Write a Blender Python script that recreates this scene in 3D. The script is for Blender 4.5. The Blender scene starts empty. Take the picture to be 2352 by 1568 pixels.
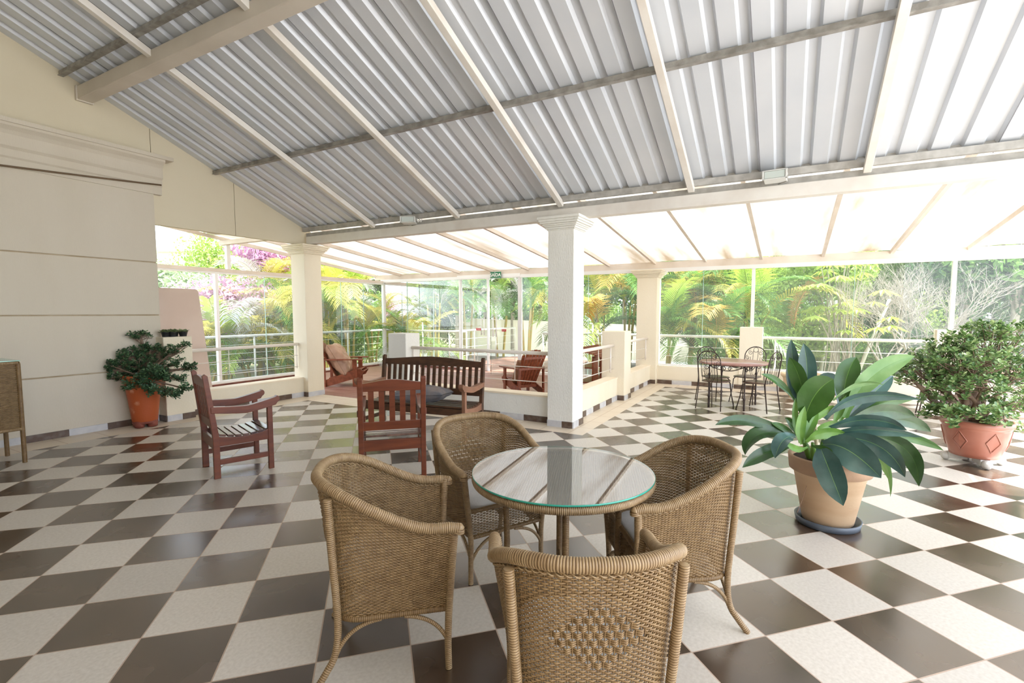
import bpy, bmesh, math, random
from mathutils import Vector, Matrix, Euler
R_ = random.Random(7)
PI = math.pi
SC = bpy.context.scene
COL = SC.collection

# ------------------------------------------------------------------ camera
cam_d = bpy.data.cameras.new('camera'); cam = bpy.data.objects.new('camera', cam_d); COL.objects.link(cam)
cam_d.sensor_width = 36.0; cam_d.lens = 36.0 * 1133.8 / 2352.0
cam_d.shift_x = -18.6 / 2352.0; cam_d.shift_y = 16.0 / 2352.0
cam_d.clip_end = 400
_t = 0.07302; _yaw = 0.28396 + PI / 4          # angle of the view from +Y towards +X
_fw = Vector((math.sin(_yaw) * math.cos(_t), math.cos(_yaw) * math.cos(_t), -math.sin(_t)))
cam.location = (0, 0, 1.548)
cam.rotation_euler = _fw.to_track_quat('-Z', 'Y').to_euler()
SC.camera = cam

# ------------------------------------------------------------------ sky and sun
SC.view_settings.view_transform = 'Standard'; SC.view_settings.look = 'None'
SC.view_settings.gamma = 1.0; SC.view_settings.use_curve_mapping = False
SC.view_settings.exposure = 2.02
world = bpy.data.worlds.new('world'); SC.world = world; world.use_nodes = True
wn = world.node_tree.nodes; wl = world.node_tree.links; wn.clear()
wo = wn.new('ShaderNodeOutputWorld'); wb = wn.new('ShaderNodeBackground')
sk = wn.new('ShaderNodeTexSky'); sk.sky_type = 'NISHITA'; sk.sun_disc = False
sk.sun_elevation = math.radians(56); sk.sun_rotation = math.radians(200); sk.air_density = 1.0; sk.dust_density = 2.0; sk.ozone_density = 1.0
mixw = wn.new('ShaderNodeMixRGB'); mixw.inputs[0].default_value = 0.55; mixw.inputs[2].default_value = (8.4, 9.3, 10.5, 1)
wl.new(sk.outputs[0], mixw.inputs[1]); wl.new(mixw.outputs[0], wb.inputs[0]); wb.inputs[1].default_value = 0.16
wl.new(wb.outputs[0], wo.inputs[0])
sun_d = bpy.data.lights.new('sun', 'SUN'); sun = bpy.data.objects.new('sun', sun_d); COL.objects.link(sun)
sun_d.energy = 4.2; sun_d.angle = 0.0093; sun_d.color = (1.0, 0.96, 0.90)
_el = math.radians(55); _sd = Vector((0.36 * math.cos(_el), -0.933 * math.cos(_el), math.sin(_el)))
sun.rotation_euler = (-_sd).to_track_quat('-Z', 'Y').to_euler()
SC.cycles.max_bounces = 8; SC.cycles.diffuse_bounces = 4; SC.cycles.glossy_bounces = 4; SC.cycles.transparent_max_bounces = 16
SC.cycles.sample_clamp_indirect = 8.0

# ------------------------------------------------------------------ helpers
def lin(c):
    if isinstance(c, str):
        c = c.lstrip('#'); c = [int(c[i:i+2], 16) / 255 for i in (0, 2, 4)]
    return tuple((x / 12.92 if x <= .04045 else ((x + .055) / 1.055) ** 2.4) for x in c) + (1,)

def mat(name, c1, rough=.6, c2=None, scale=6.0, bump=0.0, bscale=40.0, metal=0.0, spec=.5, stretch=(1, 1, 1), detail=4, lo=.35, hi=.65, coat=0.0, translucent=0.0, tcol=None):
    m = bpy.data.materials.new(name); m.use_nodes = True
    n = m.node_tree.nodes; l = m.node_tree.links; p = n['Principled BSDF']
    p.inputs['Roughness'].default_value = rough; p.inputs['Metallic'].default_value = metal
    p.inputs['Specular IOR Level'].default_value = spec; p.inputs['Base Color'].default_value = lin(c1)
    if coat: p.inputs['Coat Weight'].default_value = coat; p.inputs['Coat Roughness'].default_value = .15
    tc = n.new('ShaderNodeTexCoord'); mp = n.new('ShaderNodeMapping'); mp.inputs['Scale'].default_value = stretch
    l.new(tc.outputs['Object'], mp.inputs[0])
    colsock = None
    if c2:
        nz = n.new('ShaderNodeTexNoise'); nz.inputs['Scale'].default_value = scale; nz.inputs['Detail'].default_value = detail
        l.new(mp.outputs[0], nz.inputs['Vector'])
        cr = n.new('ShaderNodeValToRGB'); cr.color_ramp.elements[0].position = lo; cr.color_ramp.elements[1].position = hi
        cr.color_ramp.elements[0].color = lin(c1); cr.color_ramp.elements[1].color = lin(c2)
        l.new(nz.outputs['Fac'], cr.inputs[0]); l.new(cr.outputs[0], p.inputs['Base Color']); colsock = cr.outputs[0]
    if bump:
        nb = n.new('ShaderNodeTexNoise'); nb.inputs['Scale'].default_value = bscale; nb.inputs['Detail'].default_value = 5
        l.new(mp.outputs[0], nb.inputs['Vector'])
        b = n.new('ShaderNodeBump'); b.inputs['Strength'].default_value = bump; b.inputs['Distance'].default_value = .01
        l.new(nb.outputs['Fac'], b.inputs['Height']); l.new(b.outputs[0], p.inputs['Normal'])
    if translucent:
        t = n.new('ShaderNodeBsdfTranslucent'); mx = n.new('ShaderNodeMixShader'); mx.inputs[0].default_value = translucent
        if tcol: t.inputs[0].default_value = lin(tcol)
        elif colsock: l.new(colsock, t.inputs[0])
        else: t.inputs[0].default_value = lin(c1)
        l.new(p.outputs[0], mx.inputs[1]); l.new(t.outputs[0], mx.inputs[2]); l.new(mx.outputs[0], n['Material Output'].inputs[0])
    return m

def glassmat(name, tint=(.93, .97, .95), veil=.06):
    """thin window pane: clear, mirror-like at grazing angles, with a milky share put in for the veil of reflections"""
    m = bpy.data.materials.new(name); m.use_nodes = True
    n = m.node_tree.nodes; l = m.node_tree.links; n.clear()
    o = n.new('ShaderNodeOutputMaterial'); t = n.new('ShaderNodeBsdfTransparent'); g = n.new('ShaderNodeBsdfGlossy')
    t.inputs[0].default_value = tint + (1,); g.inputs['Roughness'].default_value = 0
    tr = n.new('ShaderNodeBsdfTranslucent'); tr.inputs[0].default_value = (.9, .93, .9, 1)
    md = n.new('ShaderNodeMixShader'); md.inputs[0].default_value = veil; l.new(t.outputs[0], md.inputs[1]); l.new(tr.outputs[0], md.inputs[2])  # milky haze mixed in to imitate the reflected veil
    fr = n.new('ShaderNodeFresnel'); fr.inputs[0].default_value = 1.5
    mx = n.new('ShaderNodeMixShader'); l.new(fr.outputs[0], mx.inputs[0]); l.new(md.outputs[0], mx.inputs[1]); l.new(g.outputs[0], mx.inputs[2])
    l.new(mx.outputs[0], o.inputs[0])
    return m

class MB:
    """collects shapes, then links them as one mesh object"""
    def __init__(s): s.v = []; s.f = []; s.mi = []; s.sm = []
    def add(s, vs, fs, mi=0, smooth=False):
        b = len(s.v); s.v += [tuple(v) for v in vs]; s.f += [tuple(i + b for i in f) for f in fs]
        s.mi += [mi] * len(fs); s.sm += [smooth] * len(fs)
    def box(s, x0, x1, y0, y1, z0, z1, mi=0):
        x0, x1 = min(x0, x1), max(x0, x1); y0, y1 = min(y0, y1), max(y0, y1); z0, z1 = min(z0, z1), max(z0, z1)
        vs = [(x, y, z) for z in (z0, z1) for y in (y0, y1) for x in (x0, x1)]
        s.add(vs, [(0, 2, 3, 1), (4, 5, 7, 6), (0, 1, 5, 4), (2, 6, 7, 3), (0, 4, 6, 2), (1, 3, 7, 5)], mi)
    def bar(s, p0, p1, w, h, up=(0, 0, 1), mi=0, w1=None, h1=None):
        """square bar from p0 to p1; w across, h along 'up'"""
        p0 = Vector(p0); p1 = Vector(p1); d = (p1 - p0).normalized(); up = Vector(up)
        if abs(d.dot(up)) > .98: up = Vector((1, 0, 0))
        r = d.cross(up).normalized(); u = r.cross(d).normalized(); w1 = w1 or w; h1 = h1 or h; vs = []
        for p, a, b in ((p0, w, h), (p1, w1, h1)):
            for sx, sz in ((-1, -1), (1, -1), (1, 1), (-1, 1)): vs.append(p + r * sx * a / 2 + u * sz * b / 2)
        s.add(vs, [(0, 1, 2, 3), (7, 6, 5, 4), (0, 4, 5, 1), (1, 5, 6, 2), (2, 6, 7, 3), (3, 7, 4, 0)], mi)
    def tube(s, pts, r, n=8, closed=False, mi=0, caps=True, smooth=True):
        pts = [Vector(p) for p in pts]; N = len(pts); rs = r if isinstance(r, (list, tuple)) else [r] * N
        rings = []; prev = None
        for i, p in enumerate(pts):
            if closed: t = pts[(i + 1) % N] - pts[i - 1]
            else: t = pts[min(i + 1, N - 1)] - pts[max(i - 1, 0)]
            if t.length < 1e-9: t = Vector((0, 0, 1))
            t.normalize()
            if prev is None:
                a = Vector((0, 0, 1)) if abs(t.z) < .9 else Vector((1, 0, 0)); prev = t.cross(a).normalized()
            else:
                prev = (prev - t * prev.dot(t))
                if prev.length < 1e-6: prev = t.orthogonal()
                prev.normalize()
            q = t.cross(prev); rings.append([p + (prev * math.cos(2 * PI * k / n) + q * math.sin(2 * PI * k / n)) * rs[i] for k in range(n)])
        vs = [v for rg in rings for v in rg]; fs = []
        for i in range(N if closed else N - 1):
            j = (i + 1) % N
            for k in range(n): fs.append((i * n + k, i * n + (k + 1) % n, j * n + (k + 1) % n, j * n + k))
        if caps and not closed: fs += [tuple(range(n - 1, -1, -1)), tuple((N - 1) * n + k for k in range(n))]
        s.add(vs, fs, mi, smooth)
    def lathe(s, prof, c=(0, 0, 0), n=32, mi=0, smooth=True, a0=0, a1=2 * PI, caps=True):
        full = abs(a1 - a0 - 2 * PI) < 1e-6; vs = []; fs = []; m = n if full else n + 1
        for (r, z) in prof:
            for k in range(m):
                a = a0 + (a1 - a0) * k / n; vs.append((c[0] + r * math.cos(a), c[1] + r * math.sin(a), c[2] + z))
        for i in range(len(prof) - 1):
            for k in range(n):
                k2 = (k + 1) % m; fs.append((i * m + k, i * m + k2, (i + 1) * m + k2, (i + 1) * m + k))
        s.add(vs, fs, mi, smooth)
        if full and caps:
            if prof[0][0] > 1e-4: s.add([vs[k] for k in range(m)], [tuple(range(m - 1, -1, -1))], mi)
            if prof[-1][0] > 1e-4: s.add([vs[(len(prof) - 1) * m + k] for k in range(m)], [tuple(range(m))], mi)
    def prism(s, poly, axis, a, b, mi=0):
        """extrude a 2D polygon along axis ('x','y','z') between a and b"""
        n = len(poly)
        def P(p, t): return (t, p[0], p[1]) if axis == 'x' else ((p[0], t, p[1]) if axis == 'y' else (p[0], p[1], t))
        vs = [P(p, a) for p in poly] + [P(p, b) for p in poly]
        s.add(vs, [tuple(range(n)), tuple(range(2 * n - 1, n - 1, -1))] + [(i, i + n, (i + 1) % n + n, (i + 1) % n) for i in range(n)], mi)
    def grid(s, fn, nu, nv, mi=0, smooth=True):
        vs = [fn(i / nu, j / nv) for j in range(nv + 1) for i in range(nu + 1)]
        fs = [(j * (nu + 1) + i, j * (nu + 1) + i + 1, (j + 1) * (nu + 1) + i + 1, (j + 1) * (nu + 1) + i) for j in range(nv) for i in range(nu)]
        s.add(vs, fs, mi, smooth)
    def ball(s, c, r, n=10, m=6, sz=1.0, mi=0):
        s.lathe([(max(r * math.sin(PI * i / m), 1e-5), -r * sz * math.cos(PI * i / m)) for i in range(m + 1)], c, n, mi)
    def build(s, name, mats, parent=None, bevel=0.0, fix=True, subsurf=0, solid=0.0):
        me = bpy.data.meshes.new(name); me.from_pydata(s.v, [], s.f)
        mats = list(mats) if isinstance(mats, (list, tuple)) else [mats]
        if s.mi and max(s.mi) >= len(mats): mats.append(bpy.data.materials['cane_groove_shade'])
        for m in mats: me.materials.append(m)
        me.polygons.foreach_set('material_index', s.mi); me.polygons.foreach_set('use_smooth', s.sm)
        if fix:
            bm = bmesh.new(); bm.from_mesh(me); bmesh.ops.recalc_face_normals(bm, faces=bm.faces); bm.to_mesh(me); bm.free()
        me.update()
        o = bpy.data.objects.new(name, me); COL.objects.link(o)
        if parent: o.parent = parent
        if solid:
            md = o.modifiers.new('solid', 'SOLIDIFY'); md.thickness = solid; md.offset = 0
        if bevel:
            md = o.modifiers.new('bevel', 'BEVEL'); md.width = bevel; md.segments = 2; md.limit_method = 'ANGLE'; md.angle_limit = .9
        if subsurf:
            md = o.modifiers.new('sub', 'SUBSURF'); md.levels = subsurf; md.render_levels = subsurf
        return o

def tag(o, label, cat, group=None, kind=None):
    o['label'] = label; o['category'] = cat
    if group: o['group'] = group
    if kind: o['kind'] = kind
    return o
def thing(name, label, cat, loc=(0, 0, 0), rz=0.0, group=None):
    o = bpy.data.objects.new(name, None); COL.objects.link(o); o.empty_display_size = .1
    o.location = loc; o.rotation_euler = (0, 0, rz); tag(o, label, cat, group); return o
def struct(o): o['kind'] = 'structure'; return o
KIDS = {}
def kids(o): return [c for c in COL.objects if c.parent == o]
def dup(root, loc, rz, label, group=None, depth=True):
    def cp(o, par):
        c = o.copy(); COL.objects.link(c); c.parent = par
        for ch in kids(o): cp(ch, c)
        return c
    r = cp(root, None); r.location = loc; r.rotation_euler = (0, 0, rz); r['label'] = label
    if group: r['group'] = group
    return r
def lerp(a, b, t): return a + (b - a) * t
def V3(*a): return Vector(a)
def bez(p0, p1, p2, n=8):
    p0, p1, p2 = Vector(p0), Vector(p1), Vector(p2)
    return [p0 * (1 - t) ** 2 + p1 * 2 * t * (1 - t) + p2 * t * t for t in [i / n for i in range(n + 1)]]
# ------------------------------------------------------------------ materials of the building
def floor_mat():
    m = bpy.data.materials.new('checker_tiles'); m.use_nodes = True; n = m.node_tree.nodes; l = m.node_tree.links; p = n['Principled BSDF']
    def M(op, a, b=None, c=None):
        x = n.new('ShaderNodeMath'); x.operation = op
        for i, q in enumerate((a, b, c)):
            if q is None: continue
            if isinstance(q, (int, float)): x.inputs[i].default_value = q
            else: l.new(q, x.inputs[i])
        return x.outputs[0]
    tc = n.new('ShaderNodeTexCoord'); sx = n.new('ShaderNodeSeparateXYZ'); l.new(tc.outputs['Object'], sx.inputs[0])
    X = M('SUBTRACT', sx.outputs[0], .8102); Y = M('SUBTRACT', sx.outputs[1], 2.9534)
    k = math.sqrt(.5) / .41
    a = M('MULTIPLY', M('SUBTRACT', X, Y), k); b = M('MULTIPLY', M('ADD', X, Y), k)
    fa = M('FLOOR', a); fb = M('FLOOR', b)
    par = M('FLOORED_MODULO', M('ADD', fa, fb), 2.0)           # 0 dark, 1 light
    ga = M('ABSOLUTE', M('SUBTRACT', M('FRACT', a), .5)); gb = M('ABSOLUTE', M('SUBTRACT', M('FRACT', b), .5))
    g = M('GREATER_THAN', M('MAXIMUM', ga, gb), .4925)
    cb = n.new('ShaderNodeCombineXYZ'); l.new(fa, cb.inputs[0]); l.new(fb, cb.inputs[1])
    wn_ = n.new('ShaderNodeTexWhiteNoise'); wn_.noise_dimensions = '2D'; l.new(cb.outputs[0], wn_.inputs['Vector'])
    nz = n.new('ShaderNodeTexNoise'); nz.inputs['Scale'].default_value = 3.2; nz.inputs['Detail'].default_value = 2
    off = n.new('ShaderNodeVectorMath'); off.operation = 'ADD'; l.new(tc.outputs['Object'], off.inputs[0]); l.new(wn_.outputs['Color'], off.inputs[1])
    l.new(off.outputs[0], nz.inputs['Vector'])
    def ramp(fac, c1, c2, lo=.3, hi=.7):
        r = n.new('ShaderNodeValToRGB'); r.color_ramp.elements[0].color = lin(c1); r.color_ramp.elements[1].color = lin(c2)
        r.color_ramp.elements[0].position = lo; r.color_ramp.elements[1].position = hi; l.new(fac, r.inputs[0]); return r.outputs[0]
    fine = n.new('ShaderNodeTexNoise'); fine.inputs['Scale'].default_value = 60; fine.inputs['Detail'].default_value = 4; l.new(tc.outputs['Object'], fine.inputs['Vector'])
    dark = ramp(nz.outputs['Fac'], '38291e', '524030'); light = ramp(fine.outputs['Fac'], 'c0b7aa', 'cfc7bb', .3, .7)
    mx = n.new('ShaderNodeMixRGB'); l.new(par, mx.inputs[0]); l.new(dark, mx.inputs[1]); l.new(light, mx.inputs[2])
    vv = n.new('ShaderNodeHueSaturation'); l.new(mx.outputs[0], vv.inputs['Color']); l.new(M('ADD', M('MULTIPLY', wn_.outputs['Value'], .22), .89), vv.inputs['Value'])
    mg = n.new('ShaderNodeMixRGB'); l.new(g, mg.inputs[0]); l.new(vv.outputs[0], mg.inputs[1]); mg.inputs[2].default_value = lin('b39a84')
    l.new(mg.outputs[0], p.inputs['Base Color'])
    ro = M('ADD', M('MULTIPLY', par, .22), M('MULTIPLY', nz.outputs['Fac'], .18)); l.new(M('MAXIMUM', M('ADD', ro, .17), M('MULTIPLY', g, .8)), p.inputs['Roughness'])
    p.inputs['Specular IOR Level'].default_value = .5; p.inputs['IOR'].default_value = 2.15
    hb = M('ADD', M('MULTIPLY', fine.outputs['Fac'], M('ADD', M('MULTIPLY', par, .5), .08)), M('MULTIPLY', nz.outputs['Fac'], .2))
    hb = M('SUBTRACT', hb, M('MULTIPLY', g, .8))
    bp = n.new('ShaderNodeBump'); bp.inputs['Strength'].default_value = .28; bp.inputs['Distance'].default_value = .006; l.new(hb, bp.inputs['Height']); l.new(bp.outputs[0], p.inputs['Normal'])
    return m
M_floor = floor_mat()
def tile_border_mat():
    m = mat('border_tiles', 'd8c8b2', .42, 'e2d4c0', 8, .15, 60)
    n = m.node_tree.nodes; l = m.node_tree.links; p = n['Principled BSDF']
    br = n.new('ShaderNodeTexBrick'); br.offset = 0; br.inputs['Scale'].default_value = 1; br.inputs['Brick Width'].default_value = .41; br.inputs['Row Height'].default_value = .41
    br.inputs['Mortar Size'].default_value = .004; br.inputs['Color1'].default_value = lin('d9c9b3'); br.inputs['Color2'].default_value = lin('e0d2be'); br.inputs['Mortar'].default_value = lin('b79c82')
    tc = n.new('ShaderNodeTexCoord'); l.new(tc.outputs['Object'], br.inputs['Vector']); l.new(br.outputs[0], p.inputs['Base Color']); return m
M_border = tile_border_mat()
M_wall = mat('wall_plaster', 'cabfac', .8, 'd1c7b6', 1.2, .25, 120, stretch=(1, 1, .15))
M_gable = mat('gable_plaster', 'd5c9ae', .8, 'd9ceb5', .8, .1, 60)
M_cream = mat('cream_plaster', 'ebe0ca', .75, 'e5d9c0', 1.5, .35, 90, stretch=(1, 1, .35))
M_white = mat('white_rough_plaster', 'ebe9e1', .8, 'e4e1d7', 2.0, .6, 90, stretch=(1, 1, .3))
M_sillp = mat('painted_sill', 'f0e2cb', .6, 'ebdabf', 3)
M_paint = mat('white_paint', 'ebe3d8', .45, 'e0d2c2', 2.5, lo=.45, hi=.8)
M_beam = mat('beam_paint', 'e6e1d9', .55, 'd8cfc4', 3, .1, 30, lo=.4, hi=.75)
M_boxbeam = mat('box_beam_paint', 'd9d0c2', .6, 'cfc5b6', 1.5, .1, 30)
M_steel = mat('grey_purlin', 'a9a6a0', .5, '87837c', 9, .25, 50, metal=.3)
M_sheet = mat('painted_sheet', 'dadde2', .42, 'ced3da', 1.6, 0, metal=.15, lo=.3, hi=.75)
M_glass = glassmat('pane_glass')
M_alu = mat('white_aluminium', 'eceae6', .35, metal=.1)
M_pinkpaint = mat('aged_pink_paint', 'e2d6c9', .55, 'd2c4b4', 3, lo=.4, hi=.8)
M_deck = mat('deck_wood', '8d5f50', .42, 'ab8173', 3.0, .2, 30, stretch=(6, .4, 1), detail=6)
M_darkwood_strip = mat('stained_strip', '7a4330', .5, '5f3123', 6)
M_baseD = mat('baseboard_dark_tile', '5a463a', .35, '6f6157', 14, .4, 60, lo=.45, hi=.7)
M_baseL = mat('baseboard_light_tile', 'bdbcc0', .35, 'cfcdcc', 8)

# ------------------------------------------------------------------ floor
fl = MB()
def quad(mb, pts, mi=0): mb.add([(x, y, 0) for x, y in pts], [tuple(range(len(pts)))], mi)
BX, BY = 5.76, 2.26
quad(fl, [(-7, -12), (BX, -12), (BX, 7.43), (-7, 7.43)])
quad(fl, [(BX, -12), (10.42, -12), (10.42, BY), (BX, BY)])
for pts in ([(-7, 7.43), (BX, 7.43), (BX, 7.95), (-7, 7.95)], [(BX, BY), (6.32, BY), (6.32, 7.95), (BX, 7.95)],
            [(6.32, BY), (10.42, BY), (10.42, 2.75), (6.32, 2.75)], [(10.42, -12), (11.0, -12), (11.0, 2.75), (10.42, 2.75)]): quad(fl, pts, 1)
struct(fl.build('floor', [M_floor, M_border], fix=False))
dk = MB()
y = 0
def boards(x0, x1, y0, y1, w=.105, gap=.008):
    n = int((x1 - x0) / w)
    for i in range(n): dk.box(x0 + i * w, x0 + (i + 1) * w - gap, y0, y1, -.03, .0)
boards(6.33, 10.98, 2.7, 10.62); boards(3.4, 6.33, 7.98, 10.62); boards(11.05, 15.2, 5.6, 8.6)
struct(dk.build('deck_floor', M_deck))
sb = MB(); sb.box(-7, 15.3, 2.6, 10.8, -.12, -.035); sb.box(-7, 11.2, -12.1, 2.8, -.12, -.002); pv = MB(); pv.box(-12, 16, -20, -4.6, -.02, .004); struct(pv.build('bounce_ground', mat('bounce_paving', 'dcdcda', .8, 'd2d1ce', 2)))  # pale ground out of view on the right, added to bounce light up
struct(sb.build('floor_slab', mat('concrete', '6a625a', .9)))

# ------------------------------------------------------------------ walls
def baseboard(name, p0, p1, nrm, first=0, seg=.40, h=.085, t=.012, phase=0.0):
    """row of alternating tiles along a wall foot"""
    b = MB(); p0 = Vector((*p0, 0)); p1 = Vector((*p1, 0)); d = (p1 - p0); L = d.length; d.normalize(); nv = Vector((*nrm, 0))
    s = -phase; k = first
    while s < L - 1e-4:
        a, e = max(s, 0), min(s + seg, L)
        if e - a > .005:
            q0 = p0 + d * a; q1 = p0 + d * (e - .003)
            vs = [q0, q1, q1 + nv * t, q0 + nv * t]; vs = vs + [v + Vector((0, 0, h)) for v in vs]
            b.add(vs, [(3, 2, 1, 0), (4, 5, 6, 7), (0, 1, 5, 4), (1, 2, 6, 5), (2, 3, 7, 6), (3, 0, 4, 7)], k % 2)
        s += seg; k += 1
    return struct(b.build(name, [M_baseD, M_baseL]))

w = MB()
zs = [0, .76, 1.51, 2.25, 3.22]
for a, b2 in zip(zs[:-1], zs[1:]):
    w.box(-7, 3.72, 7.9, 8.05, a + (.009 if a else 0), b2 - .009)
w.box(-7, 3.715, 7.918, 8.05, 0, 3.25, 1)
struct(w.build('wall_left', [M_wall, mat('groove_dirt', 'ab9779', .9, 'bfae94', 6)]))
baseboard('baseboard_left', (-7, 7.9), (3.64, 7.9), (0, -1), first=0, phase=.0 + (.4 - (9.23 % .8) % .4) % .4)
c = MB()
prof = [(7.95, 3.20), (7.88, 3.20), (7.88, 3.30), (7.86, 3.32), (7.86, 3.40), (7.83, 3.43), (7.83, 3.56), (7.80, 3.60), (7.75, 3.64), (7.75, 3.70), (7.95, 3.70)]
c.prism(prof, 'x', -7, 3.82); c.box(-7, 3.92, 7.73, 7.95, 3.67, 3.72)
struct(c.build('trim_1', M_wall))
ROOF = lambda x: 3.08 + .4165 * (6.2 - x)
cb_ = MB(); cb_.tube(bez((-1.4, 7.85, 2.98), (1.6, 7.84, 3.12), (3.80, 7.85, 3.335), 20), .012, 6); tag(cb_.build('cable', mat('brown_cable', '6b563f', .7)), 'brown cable strung under the cornice of the left wall', 'cable')
g = MB()
RIDGE = -.6
g.prism([(3.74, 2.79), (4.9, 2.79), (4.9, ROOF(4.9) + .02), (3.74, ROOF(3.74) + .02)], 'y', 7.95, 8.03)
g.prism([(4.908, 2.79), (6.36, 2.79), (6.36, ROOF(6.36) + .02), (4.908, ROOF(4.908) + .02)], 'y', 7.95, 8.03)
g.prism([(-7, 3.2), (3.732, 3.2), (3.732, ROOF(3.732) + .02), (RIDGE, ROOF(RIDGE)), (-7, 3.3)], 'y', 7.95, 8.03)
struct(g.build('wall_gable', M_gable))
b = MB(); b.box(-1.6, -1.5, -3.7, 8, 0, 5.6); struct(b.build('rear_light_block', M_wall))  # unseen wall added behind the camera to cut light on the left

# pier, low wall and column line on the left
def pier(name, x0, x1, y0, y1, h, m):
    b = MB(); b.box(x0, x1, y0, y1, 0, h); return struct(b.build(name, m, bevel=.01))
pier('wall_pier_left', 3.65, 4.03, 7.7, 7.95, 1.2, M_cream)
baseboard('baseboard_pier_left', (3.65, 7.7), (4.03, 7.7), (0, -1), 1, seg=.2)
baseboard('baseboard_pier_left_side', (3.65, 7.9), (3.65, 7.7), (-1, 0), 0, seg=.4)
w = MB(); w.box(4.03, 6.03, 7.85, 8.08, 0, .33); w.box(4.02, 6.03, 7.84, 8.1, .33, .355, 1)
struct(w.build('wall_low_left', [M_cream, M_sillp]))
baseboard('baseboard_low_left', (4.03, 7.85), (6.02, 7.85), (0, -1), 0, phase=.28)

def column(name, x0, y0, x1, y1, top, m, z0=0.0):
    """square plastered column with a stepped capital"""
    b = MB(); b.box(x0, x1, y0, y1, z0, top - .16)
    cx, cy, hx, hy = (x0 + x1) / 2, (y0 + y1) / 2, (x1 - x0) / 2, (y1 - y0) / 2
    for o, za, zb in ((.015, -.17, -.155), (.03, -.155, -.13), (.045, -.13, -.11), (.06, -.11, -.09), (.085, -.09, -.065), (.1, -.065, -.035), (.115, -.035, 0)):
        b.box(cx - hx - o, cx + hx + o, cy - hy - o, cy + hy + o, top + za, top + zb)
    return struct(b.build(name, m, bevel=.006))
column('column_left', 6.01, 7.73, 6.37, 8.1, 2.77, M_cream)
column('column_centre', 6.03, 2.51, 6.40, 2.88, 2.80, M_white)
column('column_back', 10.75, 2.54, 11.1, 2.98, 2.46, M_cream)
baseboard('baseboard_column_left', (6.01, 8.0), (6.01, 7.73), (-1, 0), 0, seg=.5); baseboard('baseboard_column_left_side', (6.01, 7.73), (6.37, 7.73), (0, -1), 1, seg=.5)
baseboard('baseboard_column_centre', (6.03, 2.88), (6.03, 2.51), (-1, 0), 1, seg=.22); baseboard('baseboard_column_centre_side', (6.03, 2.51), (6.40, 2.51), (0, -1), 1, seg=.2)
baseboard('baseboard_column_back', (10.75, 2.66), (10.75, 2.54), (-1, 0), 0); 

w = MB(); w.box(6.18, 6.40, 2.88, 5.52, 0, .36); w.box(6.17, 6.42, 2.88, 5.52, .36, .385, 1); struct(w.build('wall_low_front', [M_white, M_sillp]))
baseboard('baseboard_low_front', (6.18, 5.5), (6.18, 2.88), (-1, 0), 0, phase=.22)
pier('wall_pier_front', 6.15, 6.5, 5.5, 5.88, 1.2, M_white)
w = MB(); w.box(6.40, 8.42, 2.66, 2.84, 0, .38); w.box(6.40, 8.42, 2.65, 2.86, .38, .405, 1)
w.box(8.81, 10.76, 2.66, 2.84, 0, .38); w.box(8.81, 10.76, 2.65, 2.86, .38, .405, 1); struct(w.build('wall_low_right', [M_cream, M_sillp]))
pier('wall_pier_right', 8.42, 8.81, 2.53, 2.95, 1.215, M_cream)
baseboard('baseboard_low_right', (6.40, 2.66), (8.42, 2.66), (0, -1), 1, seg=.30, phase=.1)
baseboard('baseboard_low_right_far', (8.81, 2.66), (10.75, 2.66), (0, -1), 1, seg=.34)
baseboard('baseboard_pier_right', (8.42, 2.66), (8.42, 2.53), (-1, 0), 0); baseboard('baseboard_pier_right_side', (8.42, 2.53), (8.81, 2.53), (0, -1), 1, seg=.2)
w = MB(); w.box(10.87, 11.06, -12, 2.56, 0, .38)
for a, b2 in ((.48, .90), (-2.62, -2.2)): w.box(10.85, 11.08, a, b2, 0, 1.25)
struct(w.build('wall_back', M_cream, bevel=.006))
baseboard('baseboard_back', (10.85, 2.52), (10.85, -5), (-1, 0), 0, seg=.41, phase=.1)

# ------------------------------------------------------------------ corrugated roof
YE = -3.7   # open right end of the roof
def corrugated(x0, x1, zf, y0, y1, pitch=.245, depth=.04):
    mb = MB(); n = int((y1 - y0) / pitch) + 1; ys = []
    for i in range(n):
        b = y0 + i * pitch
        for dy, dz in ((0, 0), (.135, 0), (.158, depth), (.222, depth)): ys.append((b + dy, dz))
    ys.append((y0 + n * pitch, 0)); vs = []; fs = []
    xs = [x0, (x0 + x1) / 2, x1]
    for x in xs:
        for (yy, dz) in ys: vs.append((x, min(yy, y1), zf(x) + dz))
    m = len(ys)
    for j in range(2):
        for i in range(m - 1): fs.append((j * m + i, j * m + i + 1, (j + 1) * m + i + 1, (j + 1) * m + i))
    mb.add(vs, fs); return mb
struct(corrugated(2.0, 6.19, lambda x: ROOF(x), YE, 7.97).build('ceiling', M_sheet, fix=False, solid=.002))
struct(corrugated(RIDGE, 2.12, lambda x: ROOF(x) + .006, YE, 7.97).build('ceiling_upper', M_sheet, fix=False, solid=.002))
struct(corrugated(-7, RIDGE, lambda x: ROOF(RIDGE) - .4165 * (RIDGE - x), YE, 7.97).build('ceiling_rear', M_sheet, fix=False, solid=.002))
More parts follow.
